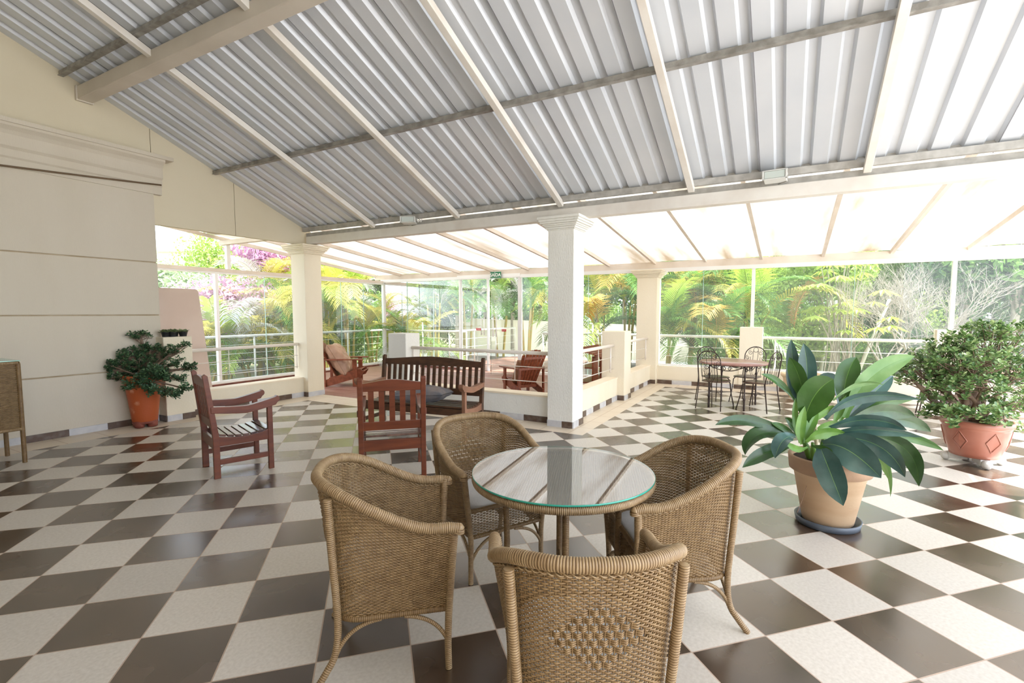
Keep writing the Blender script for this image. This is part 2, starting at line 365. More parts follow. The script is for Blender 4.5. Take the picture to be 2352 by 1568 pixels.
# lap joints between the sheets: thin dark edges
lj = MB(); k = 0
for i in range(0, 48, 4):
    yy = YE + i * .245 + .135
    lj.bar((2.0, yy, ROOF(2.0) - .001), (6.3, yy, ROOF(6.3) - .001), .006, .003)
struct(lj.build('ceiling_sheet_laps', mat('lap_shadow_gap', '7d7e84', .6)))
for X, nm in ((2.80, 'purlin'), (4.60, 'purlin')):
    b = MB(); z = ROOF(X) - .045
    b.box(X - .022, X + .022, YE, 7.96, z - .022, z + .035); b.box(X - .034, X - .022, YE, 7.96, z - .022, z - .014)
    o = struct(b.build(nm, M_steel)); o['group'] = 'grey purlins under the roof sheets'
b = MB(); b.box(6.20, 6.26, YE, 7.9, 2.93, 3.0); b.box(6.12, 6.17, YE, 7.9, 3.014, 3.085); b.box(6.185, 6.195, YE, 7.9, 3.085, 3.14); b.box(6.26, 6.27, YE, 7.9, 2.93, 3.0)
struct(b.build('gutter_purlin', mat('light_grey_channel', 'bdbab4', .5, 'a39f98', 9, .15, 40)))
b = MB(); b.box(6.16, 6.30, YE, 7.86, 2.79, 2.93); struct(b.build('eave_beam', M_beam, bevel=.006))
b = MB(); b.box(2.93, 3.09, YE, 7.93, 4.20, 4.36); b.box(2.92, 3.10, 7.9, 7.95, 4.19, 4.37); struct(b.build('box_beam', M_boxbeam, bevel=.01))
for i, Y in enumerate((6.16, 4.44, 2.75, 1.08, -.62, -2.3)):
    b = MB(); b.bar((RIDGE, Y, ROOF(RIDGE) - .115), (6.16, Y, ROOF(6.16) - .115), .07, .07, up=(0, 0, 1))
    o = struct(b.build('rafter', M_beam, bevel=.004)); o['group'] = 'white rafters under the corrugated roof'

# ------------------------------------------------------------------ canvas lean-to
M_canvas = mat('canopy_canvas', 'ebe8e0', .7, 'a08e74', 1.1, .05, 20, stretch=(.28, 2.0, 1), detail=5, lo=.44, hi=.72, translucent=.18)
CANZ = lambda x: 2.66 + .115 * (11.05 - x)
cv = MB()
YL = 10.95
cv.grid(lambda u, v: (lerp(6.02, 11.1, u), lerp(YE + .1, YL, v), CANZ(lerp(6.02, 11.1, u)) + .012 * math.sin(v * 16 * PI)), 6, 96)
cv.grid(lambda u, v: (lerp(2.6, 6.28, u), lerp(8.03, YL, v), CANZ(lerp(2.6, 6.28, u))), 4, 6)
struct(cv.build('ceiling_canopy', M_canvas, fix=False))
ys = [2.65 - .98 * 0 + k * 1.045 for k in range(-6, 8)]
for k, Y in enumerate(ys + [10.93]):
    if Y > 10.8 and k < len(ys): continue
    b = MB(); x0 = 2.6 if Y > 8.1 else 6.3
    b.bar((x0, Y, CANZ(x0) - .05), (11.0, Y, CANZ(11.0) - .05), .05, .07)
    o = struct(b.build('canopy_rafter', M_pinkpaint)); o['group'] = 'pale rafters under the canvas'
b = MB(); b.box(10.95, 11.09, YE, 10.95, 2.50, 2.64); b.box(10.94, 10.99, YE, 10.72, 2.42, 2.50, 1); struct(b.build('trim_2', [M_pinkpaint, M_alu]))
b = MB(); b.box(6.28, 6.38, 8.05, 10.8, 2.98, 3.07); struct(b.build('trim_3', M_pinkpaint))
b = MB(); b.box(3.0, 10.95, 10.62, 10.70, 2.40, 2.47); b.box(3.0, 10.95, 10.63, 10.69, 2.36, 2.40, 1); struct(b.build('trim_4', [M_pinkpaint, M_alu]))
b = MB(); b.box(6.34, 6.42, 10.62, 10.70, 2.47, 3.0); struct(b.build('trim_5', M_alu))

# ------------------------------------------------------------------ glazing
def window(idx, axis, const, a, b_, z0, z1, joints=(), postl=True, postr=True, pw=.06):
    """frameless panes between two white posts; axis = direction the window runs along"""
    r = bpy.data.objects.new('window_%d' % idx, None); COL.objects.link(r); struct(r)
    def bx(mb, s0, s1, t0, t1, q0, q1, mi=0):
        if axis == 'y': mb.box(const + t0, const + t1, s0, s1, q0, q1, mi)
        else: mb.box(s0, s1, const + t0, const + t1, q0, q1, mi)
    f = MB()
    if postl: bx(f, a - pw / 2, a + pw / 2, -.04, .04, z0, z1)
    if postr: bx(f, b_ - pw / 2, b_ + pw / 2, -.04, .04, z0, z1)
    bx(f, a, b_, -.03, .03, z0, z0 + .03)
    f.build('window_frame', M_alu, r)
    p = MB(); cuts = [a + pw / 2] + list(joints) + [b_ - pw / 2]
    for s0, s1 in zip(cuts[:-1], cuts[1:]):
        e0 = s0 + .003; e1 = s1 - .003
        t = .006 * (1 if cuts.index(s0) % 2 else -1)
        if axis == 'y': p.add([(const + t, e0, z0 + .03), (const + t, e1, z0 + .03), (const + t, e1, z1), (const + t, e0, z1)], [(0, 1, 2, 3)])
        else: p.add([(e0, const + t, z0 + .03), (e1, const + t, z0 + .03), (e1, const + t, z1), (e0, const + t, z1)], [(0, 1, 2, 3)])
    p.build('pane', M_glass, r, fix=False)
    if joints:
        e = MB()
        for s in joints: bx(e, s - .004, s + .004, -.008, .008, z0 + .03, z1)
        e.build('pane_edge', mat('glass_edge', 'a8c4b8', .3) if 'glass_edge' not in bpy.data.materials else bpy.data.materials['glass_edge'], r)
    return r
window(1, 'y', 11.0, -2.41, .69, .39, 2.44, joints=(-1.0,), postl=True)
window(2, 'y', 11.0, .69, 2.58, .39, 2.44, joints=(1.64,), postl=False, postr=False)
window(3, 'y', 11.0, 2.94, 6.04, .03, 2.44, joints=(4.2, 5.1), postl=False)
window(4, 'y', 11.0, 7.87, 10.66, .03, 2.44, joints=(8.8, 9.75), postl=True)
window(5, 'y', 11.0, -5.0, -2.41, .39, 2.44, joints=(-3.6,), postl=True, postr=False)
window(6, 'x', 10.66, 6.1, 10.98, .06, 2.38, joints=(7.2, 8.3, 9.4, 10.2), pw=.06)
window(7, 'x', 10.66, 3.0, 6.1, .06, 2.38, joints=(), postl=True, postr=False)
for nm, (x0, x1, y0, y1) in (('trim_6', (3.0, 10.95, 10.56, 10.70)), ('trim_7', (10.94, 11.06, 2.98, 6.04)), ('trim_8', (10.94, 11.06, 7.87, 10.66))):
    b = MB(); b.box(x0, x1, y0, y1, 0.0, .055); struct(b.build(nm, M_paint))
b = MB(); b.box(3.4, 10.93, 10.50, 10.56, 0, .035); b.box(10.88, 10.94, 7.9, 10.5, 0, .05); struct(b.build('trim_9', M_darkwood_strip))

# door between the posts
d = bpy.data.objects.new('door_1', None); COL.objects.link(d); struct(d)
b = MB(); b.box(10.93, 10.99, 6.0, 7.93, 2.44, 2.53); b.box(10.97, 11.03, 6.96, 7.01, 0.0, 2.44); b.box(10.97, 11.03, 5.98, 6.08, 0, 2.44); b.box(10.97, 11.03, 7.83, 7.9, 0, 2.44); b.build('door_frame', M_alu, d)
b = MB(); b.add([(11.0, 7.03, .02), (11.0, 7.83, .02), (11.0, 7.83, 2.43), (11.0, 7.03, 2.43)], [(0, 1, 2, 3)]); b.build('fixed_pane', M_glass, d, fix=False)
leaf_dir = Vector((-.55, .30, 0)).normalized() * .78
h0 = Vector((11.0, 6.1, 0)); h1 = h0 + leaf_dir
b = MB(); b.add([h0 + V3(0, 0, .02), h1 + V3(0, 0, .02), h1 + V3(0, 0, 2.42), h0 + V3(0, 0, 2.42)], [(0, 1, 2, 3)]); lf = b.build('door_leaf', M_glass, d, fix=False)
b = MB()
b.tube([h1 + V3(0, 0, .02), h1 + V3(0, 0, 2.42)], .005, 6); b.build('leaf_edge', mat('dark_glass_edge', '6d8a7e', .3), d)
def pull(p, dirv, label):
    b = MB(); q = p
    for s in (-.045, .045):
        b.tube([q + dirv * s + V3(0, 0, .95), q + dirv * s + V3(0, 0, 1.42)], .012, 8)
    for z in (1.0, 1.37): b.tube([q - dirv * .05 + V3(0, 0, z), q + dirv * .05 + V3(0, 0, z)], .009, 6)
    h = b.build('door_handle', M_alu, d); return h
pull(Vector((10.97, 7.14, 0)), V3(0, 1, 0), '')
pull(h1 - leaf_dir * .12 + V3(-.03, -.03, 0), leaf_dir.normalized(), '')
# ------------------------------------------------------------------ furniture materials
M_cane = mat('woven_cane', '7d6240', .42, '967a53', 30, .15, 200, lo=.3, hi=.7)
M_canew = mat('cane_wrap', '8c7250', .4, 'a18864', 25, .1, 200)
M_caned = mat('darker_cane_wrap', '6e5433', .42, '826842', 25, .1, 200)
M_cush = mat('cushion_white', 'dfe2e4', .85, 'e8e9ea', 10, .3, 150)
M_red = mat('red_varnished_wood', '5a2812', .4, '73381c', 3.0, .12, 30, stretch=(1, 1, 8), coat=.25, lo=.3, hi=.7)
M_redseat = mat('glossy_slats', '3d2018', .22, '6b4a3d', 9, .25, 40, coat=.5)
M_brown = mat('dark_bench_wood', '40291b', .42, '573a26', 4, .12, 30, stretch=(2, 2, 6))
M_browna = mat('worn_bench_wood', '7d5640', .5, '94694f', 6, .15, 30)
M_adi = mat('adirondack_wood', '74391f', .45, '8e4c30', 5, .15, 30, stretch=(3, 3, 3))
M_iron = mat('bronze_iron', '3b302c', .45, '4b3e38', 20, .1, 80, metal=.5)
M_ironseat = mat('brown_iron_seat', '6b5144', .35, '5b4438', 8)
M_ttop = mat('brown_stone_top', '8f6458', .3, 'a0776a', 12, .05, 40)

mat('cane_groove_shade', '664c2c', .6)  # dark colour painted in as shade between the turns of cane
def wrapped(mb, pts, r, pitch=.010, rip=.0016, n=10, caps=True):
    """cane wound around a rod: one rounded bead per turn, with grooves coloured dark for the shade between turns"""
    pts = [Vector(p) for p in pts]; seg = [(pts[i + 1] - pts[i]).length for i in range(len(pts) - 1)]; L = sum(seg)
    turns = max(2, int(L / pitch)); out = []; rs = []; i = 0; acc = 0
    R0 = r if isinstance(r, (tuple, list)) else (r, r)
    for k in range(turns * 4 + 1):
        s = L * (k // 4 + (0, .14, .5, .86)[k % 4]) / turns; s = min(s, L)
        while i < len(seg) - 1 and acc + seg[i] < s: acc += seg[i]; i += 1
        t = min(1, max(0, (s - acc) / max(seg[i], 1e-9)))
        out.append(pts[i].lerp(pts[i + 1], t)); rs.append(lerp(R0[0], R0[1], s / L) + (-.0004, rip * .6, rip, rip * .6)[k % 4])
    f0 = len(mb.f); mb.tube(out, rs, n, caps=caps)
    for j in range(turns * 4):
        if j % 4 in (0, 3):
            for k in range(n): mb.mi[f0 + j * n + k] = 1
def smoothpath(pts, n=6):
    """Catmull-Rom through the points"""
    P = [Vector(p) for p in pts]; P = [P[0] * 2 - P[1]] + P + [P[-1] * 2 - P[-2]]; out = []
    for i in range(1, len(P) - 2):
        a, b, c, d = P[i - 1], P[i], P[i + 1], P[i + 2]
        for k in range(n):
            t = k / n; out.append(.5 * ((2 * b) + (c - a) * t + (2 * a - 5 * b + 4 * c - d) * t * t + (3 * b - a - 3 * c + d) * t ** 3))
    out.append(P[-2]); return out

# ------------------------------------------------------------------ wicker armchair (faces +x)
def uplan(w, xf, xb, rc):
    pts = []; n = 14
    for i in range(13): pts.append((lerp(xf, xb + rc, i / 12), w))
    for i in range(1, n + 1):
        a = PI / 2 + (PI / 2) * i / n; pts.append((xb + rc + rc * math.cos(a), w - rc + rc * math.sin(a)))
    half = len(pts)
    if w - rc > .01: pts.append((xb, 0))
    pts += [(x, -y) for x, y in reversed(pts[:half])]
    L = [0]
    for a, b in zip(pts[:-1], pts[1:]): L.append(L[-1] + math.hypot(b[0] - a[0], b[1] - a[1]))
    def f(u):
        s = u * L[-1]
        for i in range(len(L) - 1):
            if L[i + 1] >= s or i == len(L) - 2:
                t = (s - L[i]) / max(L[i + 1] - L[i], 1e-9); return (lerp(pts[i][0], pts[i + 1][0], t), lerp(pts[i][1], pts[i + 1][1], t))
    return f
PT = uplan(.305, .27, -.31, .27); PB = uplan(.235, .24, -.235, .12)
ZB = .27
def ztop(u):
    x, y = PT(u); t = (.20 - x) / .51; t = min(1, max(0, t)); t = t * t * (3 - 2 * t)
    return .645 + .185 * t
def shell(u, v, out=0.0):
    a = PB(u); b = PT(u); vv = v ** 1.15; z = lerp(ZB, ztop(u), v)
    x = lerp(a[0], b[0], vv); y = lerp(a[1], b[1], vv)
    if out:
        c = Vector((x + .02, y * .9, 0)); n = Vector((x, y, 0)); n.x *= .9
        if abs(y) > .2 and x > -.1: n = Vector((0, y, 0))
        n.normalize(); x += n.x * out; y += n.y * out
    return Vector((x, y, z))
def wicker_chair(loc, rz, label):
    t = thing('wicker_armchair', label, 'armchair', loc, rz, 'wicker armchairs around the glass table')
    K = 92; ROWS = 66
    mb = MB()
    for r in range(ROWS):
        v = (r + .5) / ROWS; ring = []
        for k in range(2 * K + 1):
            u = k / (2 * K); st = k // 2; du = abs(u - .5) / .115; dv = abs(v - .60) / .21; dia = du + dv < 1
            if k % 2 == 0:
                if dia: s = 1 if ((r // 3) + (st // 1)) % 2 else -1
                else: s = 1 if (r + st) % 2 else -1
            else: s = 0
            amp = (.0062 if dia else .0034) * s
            dzz = 0
            if dia: dzz = ((r % 3) - 1) * -.0012
            p = shell(u, v, amp); p.z += dzz; ring.append(p)
        h = .0038; vs = []; fs = []; N = len(ring)
        for i, p in enumerate(ring):
            q = Vector((p.x, p.y, 0)); q = q.normalized() if q.length > 0 else Vector((1, 0, 0))
            vs += [p + Vector((0, 0, h)), p + q * .0022, p - Vector((0, 0, h)), p - q * .0022]
        for i in range(N - 1):
            for k in range(4): fs.append((i * 4 + k, i * 4 + (k + 1) % 4, (i + 1) * 4 + (k + 1) % 4, (i + 1) * 4 + k))
        mb.add(vs, fs, 0, True)
    for st in range(K + 1):
        mb.tube([shell(st / K, j / 14) for j in range(15)], .0019, 4, caps=False)
    mb.build('woven_shell', M_cane, t, fix=False)
    # braid under the rim
    b = MB()
    for ph in (0, PI):
        b.tube([shell(i / 260, .965, .0) + Vector((0, 0, .005 * math.sin(i * .75 + ph))) + (Vector((shell(i / 260, .9).x * .9, shell(i / 260, .9).y, 0)).normalized() * -.006 * math.cos(i * .75 + ph)) for i in range(261)], .0028, 4)
    b.build('braid', M_canew, t, fix=False)
    rim = MB(); pts = [Vector((*PT(i / 60), ztop(i / 60) + .012)) for i in range(61)]
    e0 = [Vector((.285, .305, .63)), Vector((.287, .305, .65))]; e1 = [Vector((.287, -.305, .65)), Vector((.285, -.305, .63))]
    wrapped(rim, e0 + pts[1:-1] + e1, .0215, .0085, .0020, 12); rim.build('rim', M_canew, t, fix=False)
    for s in (1, -1):
        b = MB(); wrapped(b, smoothpath([(.268, s * .298, .66), (.258, s * .275, .5), (.245, s * .245, .27), (.24, s * .243, .12), (.242, s * .245, .0)], 5), (.0170, .0130), .0085, .0018, 10)
        b.build('leg', M_canew, t, fix=False)
    for s in (1, -1):
        b = MB(); wrapped(b, smoothpath([(-.235, s * .262, .80), (-.225, s * .245, .55), (-.213, s * .225, .27), (-.225, s * .228, .13), (-.262, s * .245, .06), (-.305, s * .262, .0)], 5), (.0160, .0130), .0085, .0018, 10)
        b.build('leg', M_canew, t, fix=False)
    b = MB(); fr = [Vector((*PB(i / 40), ZB)) for i in range(41)]; wrapped(b, fr, .013, .0085, .0014, 8)
    wrapped(b, [(.24, .235, ZB), (.24, -.235, ZB)], .012, .0085, .0014, 8); wrapped(b, [(.245, .25, .425), (.245, -.25, .425)], .012, .0085, .0014, 8)
    b.build('seat_rail', M_caned, t, fix=False)
    corners = [(.242, .243), (-.222, .227), (-.222, -.227), (.242, -.243)]
    for i in range(4):
        p, q = corners[i], corners[(i + 1) % 4]; p = Vector((*p, .13)); q = Vector((*q, .13)); m = (p + q) / 2
        for a in (p, q):
            b = MB(); mid = a.lerp(m, .32); wrapped(b, bez(a + V3(0, 0, -.01), Vector((mid.x, mid.y, .245)) + (a - m) * .12, Vector((*a.lerp(m, .8).xy, ZB - .012)), 10), .0085, .008, .001, 7); b.build('brace', M_canew, t, fix=False)
    b = MB()   # woven apron under the seat front
    for r in range(17):
        z = .285 + r * .0078; ring = []
        for k in range(49):
            y = lerp(.235, -.235, k / 48); ring.append(Vector((.243 + (.0034 * (1 if (r + k // 2) % 2 else -1) if k % 2 == 0 else 0), y, z)))
        b.tube(ring, .0027, 4, caps=False)
    for k in range(25): y = lerp(.235, -.235, k / 24); b.tube([(.243, y, .275), (.243, y, .42)], .0019, 4, caps=False)
    b.build('front_apron', M_caned, t, fix=False)
    b = MB()   # flat seat cushion
    def cu(u, v):
        a = u * 2 * PI; e = 4.5; cx = abs(math.cos(a)) ** (2 / e) * (1 if math.cos(a) > 0 else -1); cy = abs(math.sin(a)) ** (2 / e) * (1 if math.sin(a) > 0 else -1)
        prof = [(0.0, .392), (.93, .392), (1, .402), (1.0, .425), (.94, .440), (.6, .447), (0.0, .449)]; r, z = prof[int(round(v * 6))]
        return (.0 + .232 * cx * r, .222 * cy * r, z)
    b.grid(cu, 48, 6); b.build('seat_cushion', M_cush, t)
    return t
WL = {'A': ('wicker armchair with its woven side to the camera, left of the glass table', (1.67, 1.60, 0), math.atan2(-.75, .66)),
      'B': ('wicker armchair behind the glass table, white cushion and open front showing', (2.575, 1.645, 0), math.atan2(-.875, -.48)),
      'C': ('wicker armchair right of the glass table, nearest the big leafy potted plant', (2.575, .53, 0), math.atan2(.82, -.57)),
      'D': ('wicker armchair in the foreground seen from behind, woven diamond on its back', (1.545, .60, 0), math.atan2(.52, .85))}
wc = wicker_chair(WL['D'][1], WL['D'][2], WL['D'][0])
for k in 'ABC': dup(wc, WL[k][1], WL[k][2], WL[k][0])

# ------------------------------------------------------------------ round wicker table with glass top
t = thing('wicker_table', 'round wicker table with a reflecting glass top between the wicker armchairs', 'table', (2.32, 1.02, 0), .35)
M_tglass = bpy.data.materials.new('table_glass'); M_tglass.use_nodes = True
_n = M_tglass.node_tree.nodes; _l = M_tglass.node_tree.links; _n.clear()
_o = _n.new('ShaderNodeOutputMaterial'); _t = _n.new('ShaderNodeBsdfTransparent'); _g = _n.new('ShaderNodeBsdfGlossy'); _g.inputs['Roughness'].default_value = .0
_t.inputs[0].default_value = (.9, .96, .94, 1); _f = _n.new('ShaderNodeFresnel'); _f.inputs[0].default_value = 5.5; _m = _n.new('ShaderNodeMixShader')
_l.new(_f.outputs[0], _m.inputs[0]); _l.new(_t.outputs[0], _m.inputs[1]); _l.new(_g.outputs[0], _m.inputs[2]); _l.new(_m.outputs[0], _o.inputs[0])
b = MB(); b.add([(.468 * math.cos(2 * PI * k / 96), .468 * math.sin(2 * PI * k / 96), .726) for k in range(96)], [tuple(range(96))]); top = b.build('glass_top', M_tglass, t, fix=False)
b = MB(); b.lathe([(.4685, .717), (.470, .718), (.470, .725), (.4685, .726), (.4685, .717)], n=96, caps=False); b.build('glass_edge', mat('teal_glass_edge', '2f9c86', .15, spec=.8), top)
b = MB(); ring = [(.452 * math.cos(2 * PI * k / 90), .452 * math.sin(2 * PI * k / 90), .694) for k in range(91)]; wrapped(b, ring, .0190, .0085, .002, 10, caps=False); b.build('rim', M_canew, t, fix=False)
b = MB(); b.lathe([(.0, .700), (.45, .700), (.45, .690), (0, .690)], n=64); b.build('table_panel', mat('panel_under_weave', '4a3a26', .7), t)
b = MB()
for r in range(74):
    y = -.44 + r * .012; hw = math.sqrt(max(.445 ** 2 - y * y, 0)); n = max(4, int(hw * 2 / .011)); b.tube([(lerp(-hw, hw, k / n), y, .7035 + (.0022 if (k + r) % 2 else -.001)) for k in range(n + 1)], .0042, 4, caps=False)
b.build('woven_top', M_caned, t, fix=False)
for k in range(4):
    a = k * PI / 2 + .12; b = MB(); wrapped(b, [(.30 * math.cos(a), .30 * math.sin(a), .69), (.29 * math.cos(a), .29 * math.sin(a), .35), (.30 * math.cos(a), .30 * math.sin(a), 0)], .0155, .0085, .0014, 10); b.build('leg', M_caned, t, fix=False)
b = MB(); wrapped(b, [(.31 * math.cos(2 * PI * k / 60), .31 * math.sin(2 * PI * k / 60), .665) for k in range(61)], .012, .009, .0014, 8, caps=False)
b.build('apron_ring', M_caned, t, fix=False)
for k in range(2):
    b = MB(); a = k * PI / 2 + .12; wrapped(b, [(.3 * math.cos(a), .3 * math.sin(a), .15), (-.3 * math.cos(a), -.3 * math.sin(a), .15 + k * .022)], .010, .009, .0012, 8); b.build('cross_stretcher', M_caned, t, fix=False)

# ------------------------------------------------------------------ tall wicker console at the left edge
t = thing('wicker_console', 'tall woven wicker stand with a glass top against the left wall', 'stand', (1.60, 7.14, 0), 0)
W2, D2 = .33, .24
b = MB()
for (p, q) in (((-W2, -D2), (W2, -D2)), ((W2, -D2), (W2, D2)), ((W2, D2), (-W2, D2)), ((-W2, D2), (-W2, -D2))):
    p, q = Vector((*p, 0)), Vector((*q, 0)); nrm = (q - p).normalized(); nrm = Vector((nrm.y, -nrm.x, 0)); n = int((q - p).length / .018) * 2
    for r in range(60):
        z = .365 + r * .0112
        b.tube([p.lerp(q, k / n) + nrm * (.004 * (1 if (r + k // 2) % 2 else -1) if k % 2 == 0 else 0) + V3(0, 0, z) for k in range(n + 1)], .0042, 4, caps=False)
    b.add([p - nrm * .006 + V3(0, 0, .36), q - nrm * .006 + V3(0, 0, .36), q - nrm * .006 + V3(0, 0, 1.03), p - nrm * .006 + V3(0, 0, 1.03)], [(0, 1, 2, 3)])
b.build('woven_body', M_cane, t, fix=False)
b = MB()
for z, nm in ((.355, 'bottom_frame'), (1.035, 'top_frame')):
    b = MB(); wrapped(b, [(-W2, -D2, z), (W2, -D2, z), (W2, D2, z), (-W2, D2, z), (-W2, -D2, z)], .017, .009, .0014, 8, caps=False); b.build(nm, M_canew, t, fix=False)
for sx in (-1, 1):
    for sy in (-1, 1):
        b = MB(); wrapped(b, [(sx * W2, sy * D2, 1.03), (sx * W2, sy * D2, 0)], .019, .012, .001, 10); b.build('leg', M_caned, t, fix=False)
b = MB(); b.box(-W2 - .015, W2 + .015, -D2 - .015, D2 + .015, 1.053, 1.060); b.build('glass_top', mat('green_glass_top', '8fd0c0', .1, spec=.9), t)

# ------------------------------------------------------------------ slatted garden chairs and bench (face +x)
def garden_seat(name, label, cat, loc, rz, width, H, arm, nsl, m_frame, m_seat, m_arm=None, crest=.035, sw=.05, group=None):
    t = thing(name, label, cat, loc, rz, group); w = width / 2; m_arm = m_arm or m_frame; P = .046
    D = .235; seat = .415
    rake = lambda z: -D - .065 * max(0, (z - .38)) / .6
    for s in (1, -1):     # rear posts, raked above the seat
        b = MB(); y = s * w; hs = H
        prof = [(-D + .028, 0), (-D + .028, .38), (rake(hs) + .022, hs - .02), (rake(hs) + .0, hs), (rake(hs) - .022, hs - .015), (-D - .026, .40), (-D - .026, 0)]
        b.prism(prof, 'y', y - P / 2, y + P / 2); b.build('rear_leg', m_frame, t, bevel=.004)
        b = MB(); b.box(D - P / 2, D + P / 2, y - P / 2, y + P / 2, 0, arm - .045); b.build('front_leg', m_arm, t, bevel=.004)
        b = MB(); n = 16; up = []; lo = []
        for i in range(n + 1):
            q = i / n; x = lerp(rake(arm), D + .055, q); z = arm - .04 + .0 - .028 * math.sin(q * PI * .75) + .045 * max(0, q - .55) / .45
            th = .029 + .010 * q; up.append((x, z + th)); lo.append((x, z - th))
        cx, cz = D + .055, arm + .003; tip = [(cx + .038 * math.cos(a), cz + .036 * math.sin(a)) for a in [PI / 2 - PI * k / 8 for k in range(1, 8)]]
        b.prism(up + tip + list(reversed(lo)), 'y', y - .031, y + .031); b.build('armrest', m_arm, t, bevel=.004)
        b = MB(); pr_ = [(-D, .30), (D, .30), (D, seat - .005)] + [(lerp(D, -D, i / 8), seat - .012 - .038 * math.sin(PI * (i / 8) * .9 + .1)) for i in range(1, 9)]
        b.prism(pr_, 'y', y - .018, y + .018); b.build('side_rail', m_arm, t, bevel=.003)
        b = MB(); b.box(-D, D, y - .013, y + .013, .125, .175); b.build('stretcher', m_frame, t, bevel=.003)
    # seat slats follow the dip of the side rails
    for i in range(7):
        q = (i + .5) / 7; x = lerp(D + .02, -D + .03, q); z = seat - .004 - .038 * math.sin(PI * q * .9 + .1); sl = -.038 * PI * .9 * math.cos(PI * q * .9 + .1) / (-2 * D)
        b = MB(); d = Vector((1, 0, sl)).normalized() * .026
        b.bar((x, -w + .012, z), (x, w - .012, z), .052, .02, up=Vector((-sl, 0, 1))); b.build('seat_slat', m_seat, t, bevel=.003)
    b = MB(); b.box(D - .014, D + .014, -w, w, .30, .385); b.build('front_rail', m_frame, t, bevel=.003)
    b = MB(); b.box(-D - .02, -D + .008, -w, w, .275, .375); b.build('rear_rail', m_frame, t, bevel=.003)
    # back: low rail, crest rail and upright slats
    zl, zh = .47, H - .13
    b = MB(); b.bar((rake(zl + .04), -w, zl + .04), (rake(zl + .04), w, zl + .04), .028, .08, up=(-.1, 0, 1)); b.build('lower_back_rail', m_frame, t, bevel=.003)
    b = MB(); prof = [(-w, zh), (w, zh), (w, H - .055)] + [(lerp(w, -w, i / 12), H - .055 + crest * (math.sin(PI * i / 12) ** 1.6)) for i in range(1, 12)] + [(-w, H - .055)]
    x = rake(H - .08); vs = [(x + sx - .11 * (z - zh), y, z) for sx in (-.014, .014) for (y, z) in prof]; n = len(prof)
    b.add(vs, [tuple(range(n)), tuple(range(2 * n - 1, n - 1, -1))] + [(i, i + n, (i + 1) % n + n, (i + 1) % n) for i in range(n)]); b.build('crest_rail', m_frame, t, bevel=.003)
    for i in range(nsl):
        y = lerp(-w, w, (i + 1) / (nsl + 1)); b = MB(); b.bar((rake(zl + .07), y, zl + .07), (rake(zh + .01), y, zh + .01), sw, .018, up=(1, 0, 0)); b.build('back_slat', m_frame, t)
    return t
garden_seat('wooden_armchair', 'red-brown slatted wooden armchair turned sideways in front of the low wall, left', 'armchair', (2.898, 4.811, 0), -.321, .50, .985, .69, 5, M_red, M_redseat, crest=.03)
garden_seat('wooden_armchair', 'red-brown slatted wooden armchair with its back to the camera, by the bench', 'armchair', (3.562, 3.374, 0), .77, .56, .965, .67, 5, M_red, M_redseat, crest=.032)
garden_seat('wooden_bench', 'long dark wooden slatted bench with a grey cushion, facing the room', 'bench', (4.93, 4.175, 0), 3.273, 1.52, .965, .665, 16, M_brown, M_brown, M_browna, crest=.045, sw=.043)

def pillow(name, label, loc, rot, sx, sy, sz, m, group=None, puff=.5, seed=1):
    r = random.Random(seed); b = MB(); ph = [r.uniform(0, 6) for _ in range(6)]
    for side in (1, -1):
        def f(u, v):
            x = u * 2 - 1; y = v * 2 - 1; e = (1 - abs(x) ** 2.6) * (1 - abs(y) ** 2.6); e = max(e, 0) ** puff
            px = x * (1 - .10 * (1 - abs(x)) * 0 - .07 * (y * y - 1) * -abs(x)); py = y * (1 - .07 * (1 - x * x) * abs(y))
            w_ = .06 * math.sin(5 * x + ph[0]) * math.sin(4 * y + ph[1]) + .04 * math.sin(11 * x + 7 * y + ph[2]) + .03 * math.sin(13 * y - 9 * x + ph[3])
            return (px * sx, py * sy, side * (sz * e * (1 + w_ * 1.6) + .002))
        b.grid(f, 28, 28)
    o = b.build(name, m); o.location = loc; o.rotation_euler = rot; tag(o, label, 'cushion', group); return o
M_greyc = mat('slate_grey_cloth', '67686d', .9, '85776e', 4, .2, 60, lo=.42, hi=.72)
M_tanc = mat('tan_leatherette', 'a07a5e', .42, 'b8937a', 6, .5, 14)
pillow('cushion', 'slate grey cushion lying flat on the wooden bench', (4.84, 4.08, .515), (.05, -.06, 3.273 + .15), .22, .36, .10, M_greyc)

